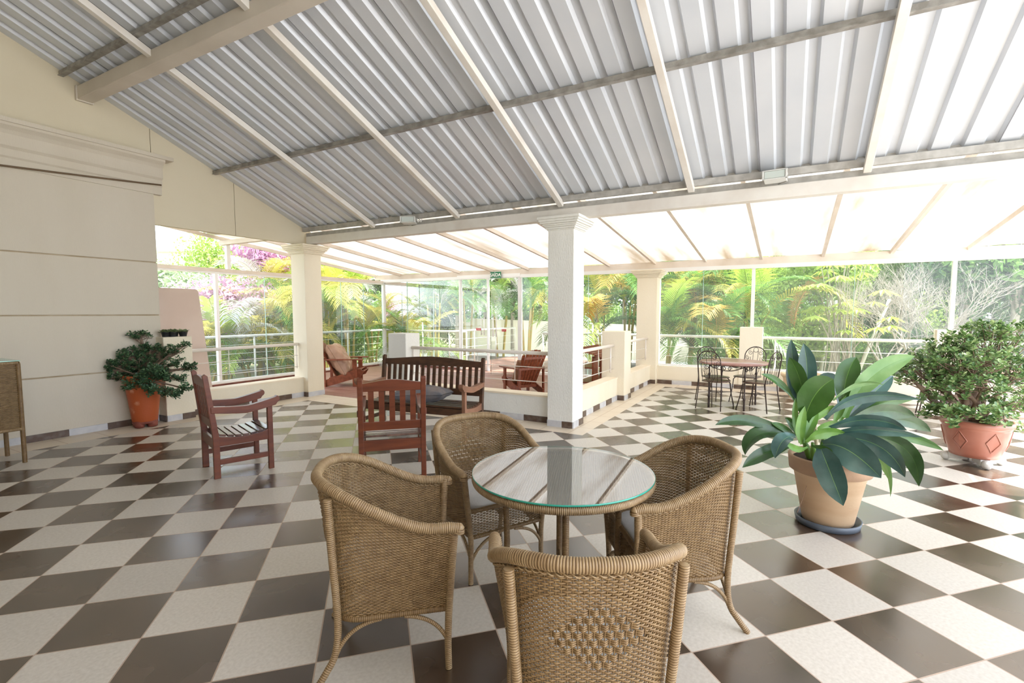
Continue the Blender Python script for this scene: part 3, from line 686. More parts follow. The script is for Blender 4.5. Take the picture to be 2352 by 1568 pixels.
# ------------------------------------------------------------------ wrought iron set
def scroll(mb, c, r, a0, turns, ax, up, rad, sgn=1):
    pts = []
    for k in range(26):
        q = k / 25; a = a0 + sgn * turns * 2 * PI * q; rr = r * (1 - .78 * q); pts.append(c + ax * (rr * math.cos(a)) + up * (rr * math.sin(a)))
    mb.tube(pts, rad, 5)
def iron_chair(loc, rz, label, group):
    t = thing('iron_chair', label, 'chair', loc, rz, group); ax = V3(0, 1, 0)
    bx = -.20; up = Vector((-.16, 0, 1)).normalized(); base = Vector((bx, 0, .44)); Wd = .185
    def P(y, z): return base + up * z + ax * y
    b = MB()   # arch
    pts = [P(Wd, 0), P(Wd, .30)] + [P(Wd * math.cos(a), .34 + .17 * math.sin(a)) for a in [PI * k / 14 for k in range(15)]] + [P(-Wd, .30), P(-Wd, 0)]
    b.tube(pts, .0085, 6); b.build('back_arch', M_iron, t, fix=False)
    b = MB(); c = P(0, .455)
    b.tube([c + ax * (.042 * math.cos(2 * PI * k / 20)) + up * (.042 * math.sin(2 * PI * k / 20)) for k in range(20)], .004, 5, closed=True)
    for s in (1, -1):
        b.tube([P(s * .042, .44), P(s * .04, .1)] + [P(s * .04 * math.cos(a), .1 - .09 * math.sin(a)) for a in [PI / 2 * k / 6 for k in range(1, 7)]], .004, 5)
        b.tube([P(s * .085, .33), P(s * .083, .09), P(s * .03, -.01)], .004, 5)
        b.tube([P(s * .125, .31), P(s * .12, .0)], .004, 5)
        scroll(b, P(s * .085, .405), .045, PI / 2, 1.35, ax * s, up, .004, -1); scroll(b, P(s * .135, .315), .04, PI / 2, 1.35, ax * s, up, .004, -1)
    b.build('back_scrollwork', M_iron, t, fix=False)
    b = MB()
    def st(u, v):
        a = u * 2 * PI; e = 3.2; cx = abs(math.cos(a)) ** (2 / e) * (1 if math.cos(a) > 0 else -1); cy = abs(math.sin(a)) ** (2 / e) * (1 if math.sin(a) > 0 else -1)
        pf = [(0, .432), (.98, .436), (1, .446), (.97, .452), (.5, .446), (0, .444)]; r, z = pf[int(round(v * 5))]; return (.01 + .205 * cx * r, .20 * cy * r * (1 + .06 * cx), z)
    b.grid(st, 40, 5); b.build('seat', M_ironseat, t)
    for s in (1, -1):
        b = MB(); b.tube([P(s * Wd, .02), P(s * Wd, 0), V3(bx - .01, s * .185, .33), V3(bx - .055, s * .205, 0)], .0085, 6); b.build('leg', M_iron, t, fix=False)
        b = MB(); b.tube([V3(.0, s * .165, .432), V3(.12, s * .165, .428), V3(.17, s * .17, .40), V3(.20, s * .18, .2), V3(.245, s * .205, 0)], .0085, 6); b.build('leg', M_iron, t, fix=False)
    b = MB(); b.tube([(bx - .025, .19, .26), (-.02, .05, .26), (.2, .18, .26)], .0045, 5); b.tube([(bx - .025, -.19, .26), (-.02, -.05, .26), (.2, -.18, .26)], .0045, 5)
    b.tube([(.05 * math.cos(2 * PI * k / 16) - .02, .05 * math.sin(2 * PI * k / 16), .26) for k in range(16)], .004, 5, closed=True); b.build('stretcher', M_iron, t, fix=False)
    return t
GI = 'iron chairs around the near iron table'
ic = iron_chair((8.49, 1.04, 0), math.atan2(-.29, .957), 'wrought iron chair nearest the centre column, its back to the camera', GI)
dup(ic, (8.63, .42, 0), math.atan2(.91, .42), 'wrought iron chair seen edge-on beside the big leafy plant', GI)
dup(ic, (9.33, .62, 0), math.atan2(.36, -.93), 'wrought iron chair on the far side of the iron table, before a cream pier', GI)
dup(ic, (9.02, 1.12, 0), math.atan2(-.65, -.75), 'wrought iron chair at the far left of the iron table, overlapped by another chair', GI)
def iron_table(loc, rz, label):
    t = thing('iron_table', label, 'table', loc, rz); b = MB()
    b.lathe([(0, .705), (.53, .705), (.535, .712), (.535, .728), (.53, .735), (0, .735)], n=64); b.build('tabletop', M_ttop, t)
    for k in range(4):
        a = k * PI / 2; c, s = math.cos(a), math.sin(a); R1 = .40
        b = MB(); b.lathe([(.013, 0), (.017, .02), (.014, .04), (.014, .14), (.022, .155), (.022, .175), (.012, .19), (.012, .50), (.02, .515), (.02, .535), (.012, .55), (.012, .70)], (R1 * c, R1 * s, 0), 10); b.build('leg', M_iron, t)
    b = MB(); b.tube([(.42 * math.cos(2 * PI * k / 40), .42 * math.sin(2 * PI * k / 40), .695) for k in range(40)], .009, 6, closed=True); b.build('ring', M_iron, t, fix=False)
    b = MB()
    for k in range(4):
        a0, a1 = k * PI / 2, (k + 1) * PI / 2; p, q = V3(.4 * math.cos(a0), .4 * math.sin(a0), 0), V3(.4 * math.cos(a1), .4 * math.sin(a1), 0)
        b.tube([p.lerp(q, i / 14) + V3(0, 0, .69 - .10 * (1 - abs(2 * i / 14 - 1) ** 2) if 0 else .60 + .085 * abs(2 * i / 14 - 1) ** 2 * (1 if 1 else 0)) for i in range(15)], .007, 5)
        m = (p + q) / 2; d = (q - p).normalized()
        for s in (1, -1): scroll(b, m + d * (s * .045) + V3(0, 0, .635), .035, 0, 1.3, d * s, V3(0, 0, 1), .006)
        scroll(b, p.normalized() * .44 + V3(0, 0, .64), .04, PI / 2, 1.3, p.normalized(), V3(0, 0, 1), .006, -1)
    b.build('scroll_brace', M_iron, t, fix=False)
    return t
it = iron_table((8.87, .82, 0), .55, 'round brown-topped wrought iron table left of the big leafy plant')
dup(it, (8.95, -2.45, 0), 1.0, 'round brown-topped iron table half hidden behind the terracotta jade plant')
GI2 = 'iron chairs around the far right iron table'
dup(ic, (8.33, -1.85, 0), math.atan2(-.75, .6), 'wrought iron chair between the big leafy plant and the terracotta jade plant', GI2)
dup(ic, (9.45, -2.05, 0), math.atan2(-.6, -.8), 'wrought iron chair behind the jade plant, beside the back wall', GI2)

# ------------------------------------------------------------------ Adirondack chairs on the deck (face +x)
def adirondack(loc, rz, label):
    t = thing('adirondack_chair', label, 'chair', loc, rz, 'Adirondack chairs on the wooden deck'); W = .27
    for s in (1, -1):
        b = MB(); b.prism([(-.42, 0), (-.34, 0), (.36, .20), (.42, .30), (.36, .37), (.28, .37), (-.42, .12)], 'y', s * W - .013, s * W + .013); b.build('side_board', M_adi, t)
        b = MB(); b.box(.20, .29, s * (W + .03) - .014, s * (W + .03) + .014, 0, .56); b.build('front_leg', M_adi, t)
        b = MB(); b.box(-.40, -.34, s * (W + .03) - .013, s * (W + .03) + .013, 0, .57); b.build('rear_leg', M_adi, t)
        b = MB(); y = s * (W + .045); b.prism([(-.44, y - .03), (.1, y - .06), (.30, y - .07), (.40, y - .05), (.42, y), (.40, y + .05), (.30, y + .07), (.1, y + .06), (-.44, y + .03)], 'z', .56, .582); b.build('armrest', M_adi, t)
    for i in range(8):
        q = i / 7; x = lerp(-.10, .40, q); z = .195 + .19 * q if q < .82 else .36 - (q - .82) * .25
        b = MB(); b.bar((x, -W - .01, z), (x, W + .01, z), .056, .018, up=(-.36, 0, 1)); b.build('seat_slat', M_adi, t)
    for i in range(7):
        y0 = (i - 3) * .068; y1 = (i - 3) * .088; h = .98 - .012 * (i - 3) ** 2
        b = MB(); b.bar((-.12, y0, .15), (-.12 - .42 * (h - .15) / .83, y1, h), .056, .016, up=(1, 0, .5), w1=.074); b.build('back_slat', M_adi, t)
    b = MB(); b.bar((-.385, -W - .05, .57), (-.385, W + .05, .57), .03, .05)
    b.bar((-.16, -W, .17), (-.16, W, .17), .03, .06); b.bar((-.47, -.25, .80), (-.47, .25, .80), .02, .05); b.build('back_brace', M_adi, t)
    return t
ad = adirondack((7.42, 8.32, 0), -.95, 'Adirondack chair on the deck holding a tan pillow, just right of the left column')
ad2 = dup(ad, (8.30, 4.50, 0), 1.05, 'Adirondack chair seen from behind on the deck, beside the centre column')
ad2.scale = (.88, .88, .88)
pillow('pillow', 'large crumpled tan pillow propped in the left Adirondack chair', (7.35, 8.42, .56), (.0, 1.05, -.95), .37, .31, .17, M_tanc, seed=3, puff=.42)
pillow('pillow', 'tan pillow slumped in the Adirondack chair seen from behind', (8.26, 4.44, .43), (.0, 1.05, 1.05), .27, .23, .10, M_tanc, seed=5)

# low wooden shelf unit behind the right railing
t = thing('wooden_rack', 'reddish wooden slatted rack with shelves on the deck behind the right railing', 'rack', (9.45, 3.45, 0), 0)
for x in (-.56, -.12, .32): b = MB(); b.box(x - .13, x + .13, -.22, -.19, 0, .72); b.build('front_board', M_adi, t)
for x in (-.62, .46): b = MB(); b.box(x - .02, x + .02, .1, .16, 0, .84); b.build('rear_post', M_adi, t)
for z in (.2, .48): b = MB(); b.box(-.66, .48, -.19, .16, z, z + .025); b.build('shelf', M_adi, t)
b = MB(); [b.box(-.72, .56, -.28 + k * .08, -.21 + k * .08, .74 + k * .02, .762 + k * .02) for k in range(6)]; b.box(-.72, .56, -.275, -.25, .69, .74); b.build('slatted_top', M_adi, t)
# ------------------------------------------------------------------ potted plants: measured leaf curves and clumps, relative to each pot's foot
LEAVES = [
    ((-0.079, 0.243, 0.655), (-0.293, 0.555, 0.822), (-0.456, 0.737, 0.742), 0.035, 0, 0.1),
    ((-0.073, 0.230, 0.641), (-0.338, 0.524, 0.756), (-0.388, 0.539, 0.533), 0.052, 0, 0.3),
    ((-0.186, 0.231, 0.661), (-0.367, 0.319, 0.709), (-0.431, 0.349, 0.548), 0.047, 2, 0.2),
    ((-0.197, 0.241, 0.594), (-0.336, 0.390, 0.598), (-0.490, 0.548, 0.468), 0.042, 0, 0.1),
    ((-0.058, 0.243, 0.901), (-0.095, 0.335, 1.057), (-0.165, 0.467, 1.095), 0.023, 1, 0.2),
    ((0.065, 0.213, 0.802), (0.087, 0.259, 1.102), (0.130, 0.280, 1.342), 0.040, 2, 0.0),
    ((0.019, 0.191, 0.792), (0.084, 0.135, 1.079), (0.070, 0.198, 1.317), 0.055, 2, 0.1),
    ((-0.029, 0.181, 0.842), (-0.049, 0.190, 1.071), (-0.113, 0.289, 1.224), 0.052, 1, -0.2),
    ((0.062, 0.223, 0.843), (0.101, 0.277, 0.976), (0.100, 0.303, 1.129), 0.022, 0, 0.3),
    ((-0.093, 0.178, 0.735), (-0.169, 0.148, 1.002), (-0.143, 0.010, 1.084), 0.091, 1, 0.1),
    ((0.289, -0.093, 0.792), (0.361, -0.080, 1.062), (0.423, -0.171, 1.201), 0.069, 1, 0.0),
    ((0.327, -0.063, 0.762), (0.495, -0.117, 1.049), (0.384, 0.083, 1.033), 0.059, 2, 0.5),
    ((0.231, -0.099, 0.752), (0.324, -0.210, 1.135), (0.453, -0.537, 1.223), 0.061, 4, 0.1),
    ((0.079, -0.007, 0.901), (0.175, -0.156, 1.077), (0.266, -0.330, 1.016), 0.022, 4, 0.6),
    ((0.354, -0.119, 0.720), (0.582, -0.300, 0.900), (0.736, -0.455, 1.037), 0.052, 2, 0.0),
    ((-0.016, 0.043, 0.774), (0.009, -0.110, 1.036), (0.140, -0.530, 0.941), 0.043, 2, 0.5),
    ((0.353, -0.120, 0.700), (0.606, -0.347, 0.868), (0.807, -0.613, 0.847), 0.039, 1, 0.4),
    ((0.234, -0.109, 0.712), (0.496, -0.360, 0.844), (0.676, -0.601, 0.728), 0.052, 0, 0.2),
    ((0.312, -0.151, 0.690), (0.701, -0.538, 0.762), (0.855, -0.740, 0.583), 0.044, 0, 0.1),
    ((-0.056, 0.043, 0.704), (-0.030, -0.229, 0.871), (0.017, -0.440, 0.740), 0.048, 2, 0.4),
    ((-0.082, 0.043, 0.670), (-0.097, -0.225, 0.790), (0.004, -0.526, 0.704), 0.037, 2, 0.5),
    ((0.223, -0.104, 0.621), (0.559, -0.503, 0.658), (0.703, -0.793, 0.475), 0.032, 1, 0.2),
    ((-0.097, 0.027, 0.656), (-0.109, -0.315, 0.738), (-0.133, -0.419, 0.451), 0.061, 2, 0.3),
    ((0.128, -0.137, 0.636), (0.496, -0.599, 0.641), (0.405, -0.597, 0.248), 0.061, 0, 0.3),
    ((-0.207, 0.056, 0.630), (-0.341, -0.063, 0.705), (-0.295, -0.267, 0.469), 0.091, 2, 0.2),
    ((-0.244, 0.081, 0.626), (-0.417, 0.056, 0.582), (-0.378, -0.061, 0.273), 0.074, 2, 0.1),
    ((0.126, -0.138, 0.606), (0.230, -0.339, 0.528), (0.239, -0.390, 0.310), 0.021, 4, 0.3),
    ((0.151, -0.180, 0.626), (0.302, -0.429, 0.522), (0.236, -0.403, 0.189), 0.018, 4, 0.4),
    ((-0.116, 0.199, 0.600), (-0.130, 0.247, 0.755), (-0.053, 0.237, 0.920), 0.019, 3, 0.2),
    ((-0.189, 0.188, 0.609), (-0.200, 0.220, 0.694), (-0.137, 0.176, 0.880), 0.029, 3, 0.2),
    ((-0.155, 0.167, 0.613), (-0.144, 0.162, 0.709), (-0.036, 0.088, 0.832), 0.030, 3, 0.1),
    ((-0.206, 0.160, 0.636), (-0.213, 0.084, 0.742), (-0.067, -0.086, 0.692), 0.034, 3, 0.3),
    ((-0.162, 0.143, 0.647), (-0.104, 0.056, 0.761), (0.040, -0.064, 0.745), 0.027, 3, 0.3),
    ((-0.238, 0.152, 0.606), (-0.327, 0.225, 0.571), (-0.354, 0.286, 0.654), 0.021, 3, 0.2),
    ((-0.247, 0.129, 0.621), (-0.297, 0.052, 0.625), (-0.295, 0.005, 0.603), 0.023, 1, 0.3),
    ((-0.095, 0.177, 0.716), (-0.032, 0.079, 0.822), (0.027, -0.021, 0.871), 0.024, 3, 0.2),
    ((0.208, -0.023, 0.697), (0.256, -0.057, 0.774), (0.295, -0.106, 0.916), 0.025, 3, 0.2),
    ((0.228, -0.058, 0.707), (0.287, -0.110, 0.794), (0.348, -0.193, 0.978), 0.023, 3, 0.2),
    ((-0.062, 0.208, 0.626), (-0.051, 0.246, 0.729), (-0.055, 0.299, 0.765), 0.025, 1, 0.3),
    ((-0.066, 0.217, 0.636), (-0.136, 0.314, 0.709), (-0.185, 0.387, 0.741), 0.023, 1, 0.3),
]
JADE_L = [
    (-0.028, 0.236, 1.219, 0.156, 0.048, 14),
    (0.008, 0.146, 1.052, 0.060, 0.060, 4),
    (-0.132, 0.284, 0.966, 0.144, 0.096, 22),
    (0.025, 0.107, 1.004, 0.156, 0.096, 22),
    (0.119, -0.030, 0.960, 0.108, 0.090, 12),
    (-0.191, 0.367, 0.806, 0.156, 0.120, 24),
    (-0.120, 0.094, 0.826, 0.180, 0.144, 36),
    (0.028, -0.036, 0.788, 0.156, 0.156, 26),
    (-0.274, 0.418, 0.835, 0.072, 0.072, 8),
    (-0.282, 0.413, 0.705, 0.084, 0.072, 9),
    (-0.240, 0.123, 0.672, 0.144, 0.072, 14),
    (-0.100, -0.132, 0.672, 0.132, 0.084, 14),
    (0.066, -0.225, 0.676, 0.096, 0.072, 10),
    (0.158, -0.236, 1.026, 0.108, 0.072, 10),
    (0.219, -0.338, 1.085, 0.078, 0.042, 7),
    (0.134, -0.323, 0.853, 0.132, 0.072, 12),
    (0.186, -0.429, 0.776, 0.096, 0.072, 9),
    (0.236, -0.516, 0.812, 0.054, 0.048, 6),
    (0.118, -0.367, 0.649, 0.108, 0.060, 9),
    (-0.015, -0.318, 0.474, 0.096, 0.060, 10),
    (0.054, -0.446, 0.457, 0.096, 0.048, 8),
    (0.123, -0.561, 0.532, 0.072, 0.048, 7),
    (-0.271, -0.050, 0.542, 0.108, 0.048, 8),
    (-0.199, -0.174, 0.588, 0.072, 0.072, 6),
    (-0.133, -0.301, 0.542, 0.072, 0.042, 4),
]
JADE_R = [
    (0.182, -0.125, 1.357, 0.268, 0.098, 46),
    (0.070, 0.069, 1.290, 0.201, 0.098, 36),
    (-0.129, 0.213, 1.230, 0.161, 0.098, 36),
    (-0.087, 0.338, 1.179, 0.187, 0.107, 36),
    (-0.224, 0.463, 1.051, 0.178, 0.134, 42),
    (-0.303, 0.292, 1.023, 0.223, 0.161, 56),
    (-0.230, 0.565, 0.957, 0.161, 0.107, 28),
    (-0.279, 0.640, 0.868, 0.116, 0.089, 18),
    (-0.293, 0.683, 0.979, 0.080, 0.062, 8),
    (-0.233, 0.066, 1.070, 0.268, 0.196, 74),
    (0.100, -0.210, 1.186, 0.223, 0.178, 64),
    (0.125, -0.296, 0.925, 0.196, 0.223, 64),
    (-0.259, 0.391, 0.837, 0.178, 0.116, 32),
    (-0.351, 0.243, 0.817, 0.178, 0.134, 32),
    (-0.295, 0.037, 0.824, 0.223, 0.134, 42),
    (-0.273, 0.384, 0.619, 0.152, 0.098, 36),
    (-0.386, 0.272, 0.584, 0.143, 0.080, 26),
    (-0.301, 0.418, 0.510, 0.098, 0.045, 12),
    (-0.568, 0.276, 0.491, 0.062, 0.045, 6),
    (-0.397, 0.082, 0.583, 0.178, 0.071, 26),
    (-0.226, -0.116, 0.636, 0.178, 0.134, 34),
    (-0.324, -0.067, 0.480, 0.107, 0.036, 12),
    (-0.045, -0.275, 0.403, 0.071, 0.089, 12),
    (0.137, -0.364, 0.619, 0.089, 0.178, 24),
    (0.580, -0.442, 1.303, 0.134, 0.134, 30),
    (0.416, -0.000, 0.874, 0.268, 0.223, 40),
    (0.639, -0.310, 0.821, 0.268, 0.223, 40),
    (0.257, 0.290, 0.874, 0.223, 0.134, 24),
]
M_leaf = [mat('leaf_dark', '28421f', .27, '34542a', 9, .1, 40, translucent=.12, lo=.3, hi=.7), mat('leaf_mid', '385c26', .27, '466c30', 8, .1, 40, translucent=.15, lo=.3, hi=.7),
          mat('leaf_blue', '2e4944', .26, '4a6a62', 6, .1, 40, translucent=.08, lo=.3, hi=.7), mat('leaf_stem', '568433', .35, '749c44', 10, .05, 40, translucent=.2, lo=.3, hi=.7), mat('leaf_pale', '5f8a45', .32, '86a86a', 6, .05, 40, translucent=.2, lo=.3, hi=.7)]
M_soil = mat('soil', '2a201a', .95, '40332a', 30, .8, 60)
M_tc = mat('pale_terracotta', 'c9a682', .75, 'd8bb98', 3, .15, 60, stretch=(.6, .6, 3), lo=.3, hi=.7)
M_tcrim = mat('damp_terracotta_rim', '9a7b62', .8, 'ae8e72', 4, .15, 60)
M_tcr = mat('glazed_terracotta', 'a2634f', .38, 'b07562', 3, .08, 30, coat=.2)
M_orange = mat('orange_terracotta', 'a94f22', .55, 'cf9474', 5.5, .2, 40, lo=.60, hi=.74)
M_redfoot = mat('dark_red_clay', '6e3326', .7, '8a4a3a', 8, .2, 40)
M_foot = mat('white_concrete', 'cfccc6', .8, 'b9b5ad', 12, .4, 40)
M_black = mat('black_plastic', '1d1f22', .4)
M_bark = mat('jade_bark', '8d7663', .85, '6f5a4a', 14, .6, 30)

def leaf_blade(b, p0, pm, p1, hw, twist, face):
    """one strap leaf: channelled blade with a midrib fold, narrow towards the base"""
    c = bez(p0, pm, p1, 14); N = 14; vs = []; fs = []
    for i, p in enumerate(c):
        t = (c[min(i + 1, N)] - c[max(i - 1, 0)]).normalized(); q = i / N
        wid = hw * (.30 + .70 * min(1, max(0, (q - .12) / .3)) ** .8 if q > .12 else .30) * 1.12 * (1 - max(0, (q - .62) / .38) ** 2.3)
        lat = t.cross(face); lat = lat.normalized() if lat.length > 1e-4 else t.orthogonal().normalized()
        lat = (Matrix.Rotation(twist * (1.2 + 1.4 * q), 3, t) @ lat); nn = t.cross(lat).normalized()
        wob = .06 * math.sin(q * 13 + hw * 90)
        for k, s in enumerate((-1, -.5, -.02, .02, .5, 1)): vs.append(p + lat * s * wid + nn * (-(.30 - wob) * wid * abs(s) ** 1.3 * -1))
    for i in range(N):
        for k in range(5): fs.append((i * 6 + k, i * 6 + k + 1, i * 6 + k + 7, i * 6 + k + 6))
    b.add(vs, fs, 0, True)
    for i in range(N): b.mi[i * 5 + 2] = 1
t = thing('leafy_potted_plant', 'big strap-leaved green plant in a tall pale terracotta pot with dark saucer', 'potted plant', (4.19, -.285, 0))
view = Vector((4.19, -.285, -1.1)).normalized()
b = MB(); b.lathe([(.150, .02), (.165, .03), (.232, .385), (.248, .39), (.262, .47), (.268, .50), (.250, .50), (.235, .44), (0, .44)], n=48); pot = b.build('pot', M_tc, t)
b = MB(); b.lathe([(.247, .392), (.262, .40), (.272, .495), (.262, .508), (.248, .50)], n=48, caps=False); b.build('pot_rim', M_tcrim, pot)
b = MB(); b.lathe([(0, .475), (.245, .47), (.245, .465)], n=32); b.build('soil', M_soil, pot)
b = MB(); b.lathe([(.19, 0), (.205, .005), (.215, .05), (.205, .052), (.195, .02), (0, .018)], n=48); b.build('saucer', mat('blue_grey_saucer', '4b525c', .4), t)
for p0, pm, p1, hw, ci, tw in LEAVES:
    b = MB(); leaf_blade(b, Vector(p0), Vector(pm), Vector(p1), hw, tw * .8, view); b.build('leaf', [M_leaf[ci], M_leaf[(1, 3, 4, 3, 3)[ci]]], t, fix=False)
for k, (bx_, by_, dx, dy, hh) in enumerate(((-.09, .10, -.03, .02, .15), (-.05, .05, .0, .0, .19), (-.02, -.02, .03, -.03, .17), (.03, .05, .02, -.02, .21), (-.12, .03, -.06, .0, .13), (-.08, -.05, -.04, -.06, .14), (.06, -.04, .05, -.06, .18), (-.03, .13, -.02, .05, .16), (.09, .03, .06, .0, .2))):
    b = MB(); b.tube(bez((bx_, by_, .465), (bx_ + dx * .3, by_ + dy * .3, .465 + hh * .55), (bx_ + dx, by_ + dy, .465 + hh), 8), [.012, .019, .023, .024, .023, .020, .016, .012, .009], 10); b.build('pseudobulb', M_leaf[3], t, fix=False)
b = MB(); b.tube(bez((-.07, .12, .5), (-.14, .13, .30), (-.28, .20, .14), 12), .0016, 4); b.tube(bez((-.08, .10, .5), (-.12, .12, .44), (-.13, .12, .38), 6), .0014, 4); b.build('aerial_root', mat('dry_root', '8a6a55', .8), t)
b = MB(); b.tube(bez((-.10, .09, .56), (-.11, .10, .66), (-.13, .10, .74), 6), [.012, .013, .013, .012, .010, .007, .003], 6); b.build('dry_sheath', mat('dry_sheath', 'd9c9a8', .7), t)

def obovate(b, p, d, n, L, W, fat=.0):
    """small succulent leaf from p along d, upper side n"""
    s = d.cross(n).normalized(); n = s.cross(d).normalized(); o = n * L * .08
    vs = [p, p + d * L * .35 + s * W * .33 - o * .2, p + d * L * .75 + s * W * .5, p + d * L, p + d * L * .75 - s * W * .5, p + d * L * .35 - s * W * .33 - o * .2, p + d * L * .55 - o * 1.3]
    b.add(vs, [(0, 1, 6), (1, 2, 6), (2, 3, 6), (3, 4, 6), (4, 5, 6), (5, 0, 6)], 0, False)
def jade(t, blobs, base, mats, leafL, seed, per=7, trunks=7, keep=None):
    r = random.Random(seed); leaves = [MB() for _ in mats]; stems = MB(); pts = []
    for (x, y, z, rx, rz, n) in blobs:
        for _ in range(n):
            while True:
                a, bb, c = r.uniform(-1, 1), r.uniform(-1, 1), r.uniform(-1, 1)
                if a * a + bb * bb + c * c < 1: break
            h = Vector((-.48, .87, 0)) * (a * rx) + Vector((.87, .48, 0)) * (bb * rx * .8)
            q = Vector((x, y, z)) + h + Vector((0, 0, c * rz)); cc = Vector((x, y, z))
            if keep: q = keep(q); cc = keep(cc)
            pts.append((q, tuple(cc)))
    done = {}
    for p, cen in pts:
        out = (p - Vector((0, 0, base - .1))); up = (out.normalized() * .5 + Vector((r.uniform(-.4, .4), r.uniform(-.4, .4), .7))).normalized()
        sd = up.orthogonal().normalized(); k0 = r.uniform(0, 6)
        for k in range(per):
            a = k0 + k * 2.4; rad = Matrix.Rotation(a, 3, up) @ sd; lift = .15 + .9 * (k / per); d = (rad + up * lift).normalized()
            obovate(leaves[min(len(mats) - 1, int(r.random() ** 1.5 * len(mats)))], p + up * .004 * k, d, up, leafL * r.uniform(.7, 1.15), leafL * r.uniform(.5, .65))
        if cen not in done:
            c = Vector(cen); st = Vector((r.uniform(-.1, .1) * trunks / 7, r.uniform(-.1, .1) * trunks / 7, base)); m = st.lerp(c, .5) + Vector((r.uniform(-.05, .05), r.uniform(-.05, .05), r.uniform(-.02, .1)))
            path = bez(st, m, c, 8); w0 = .007 + .017 * r.random() * trunks / 7; stems.tube(path, [lerp(w0 * 1.4, .006, i / 8) for i in range(9)], 7); done[cen] = path
        if r.random() < .55:
            path = done[cen]; s = path[r.randint(5, 8)]; stems.tube(bez(s, (s + p) / 2 + Vector((r.uniform(-.03, .03), r.uniform(-.03, .03), -.02)), p, 4), [.006, .005, .0045, .004, .0035], 4, caps=False)
    stems.build('branches', M_bark, t, fix=False)
    for m, lv in zip(mats, leaves): tag_ = lv.build('foliage', m, t, fix=False)
M_jade = [mat('jade_green', '6a8c4c', .35, '84a262', 25, 0, translucent=.12), mat('jade_dark', '4c6c3e', .35, '5f7e4c', 25, 0, translucent=.08), mat('jade_light', '98b072', .35, 'aabb80', 25, 0, translucent=.2)]
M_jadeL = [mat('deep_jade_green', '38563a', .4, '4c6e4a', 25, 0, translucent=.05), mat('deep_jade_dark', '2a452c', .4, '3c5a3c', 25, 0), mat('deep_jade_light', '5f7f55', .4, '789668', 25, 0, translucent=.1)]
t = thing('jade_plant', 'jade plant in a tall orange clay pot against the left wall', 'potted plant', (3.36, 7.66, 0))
b = MB(); b.lathe([(.135, .075), (.145, .10), (.158, .22), (.208, .64), (.222, .67), (.222, .71), (.205, .71), (.195, .66), (0, .64)], n=40); p_ = b.build('pot', M_orange, t)
b = MB(); b.lathe([(0, .66), (.197, .66), (.197, .655)], n=24); b.build('soil', M_soil, p_)
for k in range(4):
    a = k * PI / 2 + .5; b = MB(); b.lathe([(.03, 0), (.055, .01), (.06, .05), (.05, .09), (.03, .10)], (.10 * math.cos(a), .10 * math.sin(a), 0), 14); b.build('pot_foot', M_redfoot, t)
b = MB(); b.lathe([(.09, .05), (.142, .055), (.144, .085), (.09, .09)], n=32); b.build('pot_base', M_redfoot, t)
def clear(p):     # keep the leaves in front of the wall and of the pier
    lim = -.03 if p.x > .24 and p.z < 1.26 else .17
    if p.y > lim: p = p - Vector((.42, .907, 0)) * ((p.y - lim) / .907)
    return p
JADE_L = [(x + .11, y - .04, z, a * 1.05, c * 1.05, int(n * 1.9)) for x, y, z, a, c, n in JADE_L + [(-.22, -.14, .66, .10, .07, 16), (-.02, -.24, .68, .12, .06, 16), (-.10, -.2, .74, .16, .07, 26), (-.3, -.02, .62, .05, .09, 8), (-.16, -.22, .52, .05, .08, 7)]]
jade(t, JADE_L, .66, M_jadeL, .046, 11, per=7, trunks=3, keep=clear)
t = thing('jade_plant', 'large bushy jade plant in a round terracotta bowl with embossed diamonds', 'potted plant', (6.62, -1.70, 0))
b = MB(); prof = [(.17, .085), (.20, .09), (.212, .14), (.250, .25), (.268, .36), (.27, .385), (.28, .395), (.292, .415), (.292, .445), (.28, .46), (.262, .46), (.255, .42), (0, .40)]
b.lathe(prof, n=64); p_ = b.build('pot', M_tcr, t)
b = MB(); b.lathe([(0, .425), (.262, .425), (.262, .42)], n=32); b.build('soil', M_soil, p_)
b = MB()
def on_pot(a, z, out=.0):
    for (r0, z0), (r1, z1) in zip(prof[1:6], prof[2:7]):
        if z0 <= z <= z1: rr = lerp(r0, r1, (z - z0) / (z1 - z0)); break
    return Vector(((rr + out) * math.cos(a), (rr + out) * math.sin(a), z))
for k in range(6):
    a = k * PI / 3 + .32; h = .10; w = .25; pts = []
    for s in range(32):
        q = s / 8; i = int(q) % 4; f = q - int(q); c4 = [(0, h), (w, 0), (0, -h), (-w, 0), (0, h)]
        pts.append(on_pot(a + lerp(c4[i][0], c4[i + 1][0], f), .265 + lerp(c4[i][1], c4[i + 1][1], f), .002))
    b = MB(); b.tube(pts, .006, 5, closed=True)
    if k % 2 == 0: b.add([on_pot(a, .265 + h * .8, .004), on_pot(a + w * .8, .265, .008), on_pot(a, .265 - h * .8, .006), on_pot(a - w * .8, .265, .008), on_pot(a, .265, .012)], [(0, 1, 4), (1, 2, 4), (2, 3, 4), (3, 0, 4)])
    b.build('diamond_relief', M_tcr, p_, fix=False)
for a in (3.35, 4.9, 1.4, .0):
    b = MB(); c, s = math.cos(a), math.sin(a); b.bar((.05 * c, .05 * s, .065), (.20 * c, .20 * s, .055), .09, .06); b.ball((.22 * c, .22 * s, .045), .045, 14, 8, 1.0)
    b.build('stand_foot', M_foot, t, bevel=.006)
JADE_R = [(x, y, z, a, c, int(n * .78)) for x, y, z, a, c, n in JADE_R]
jade(t, JADE_R, .40, M_jade, .052, 5, per=8, trunks=12)

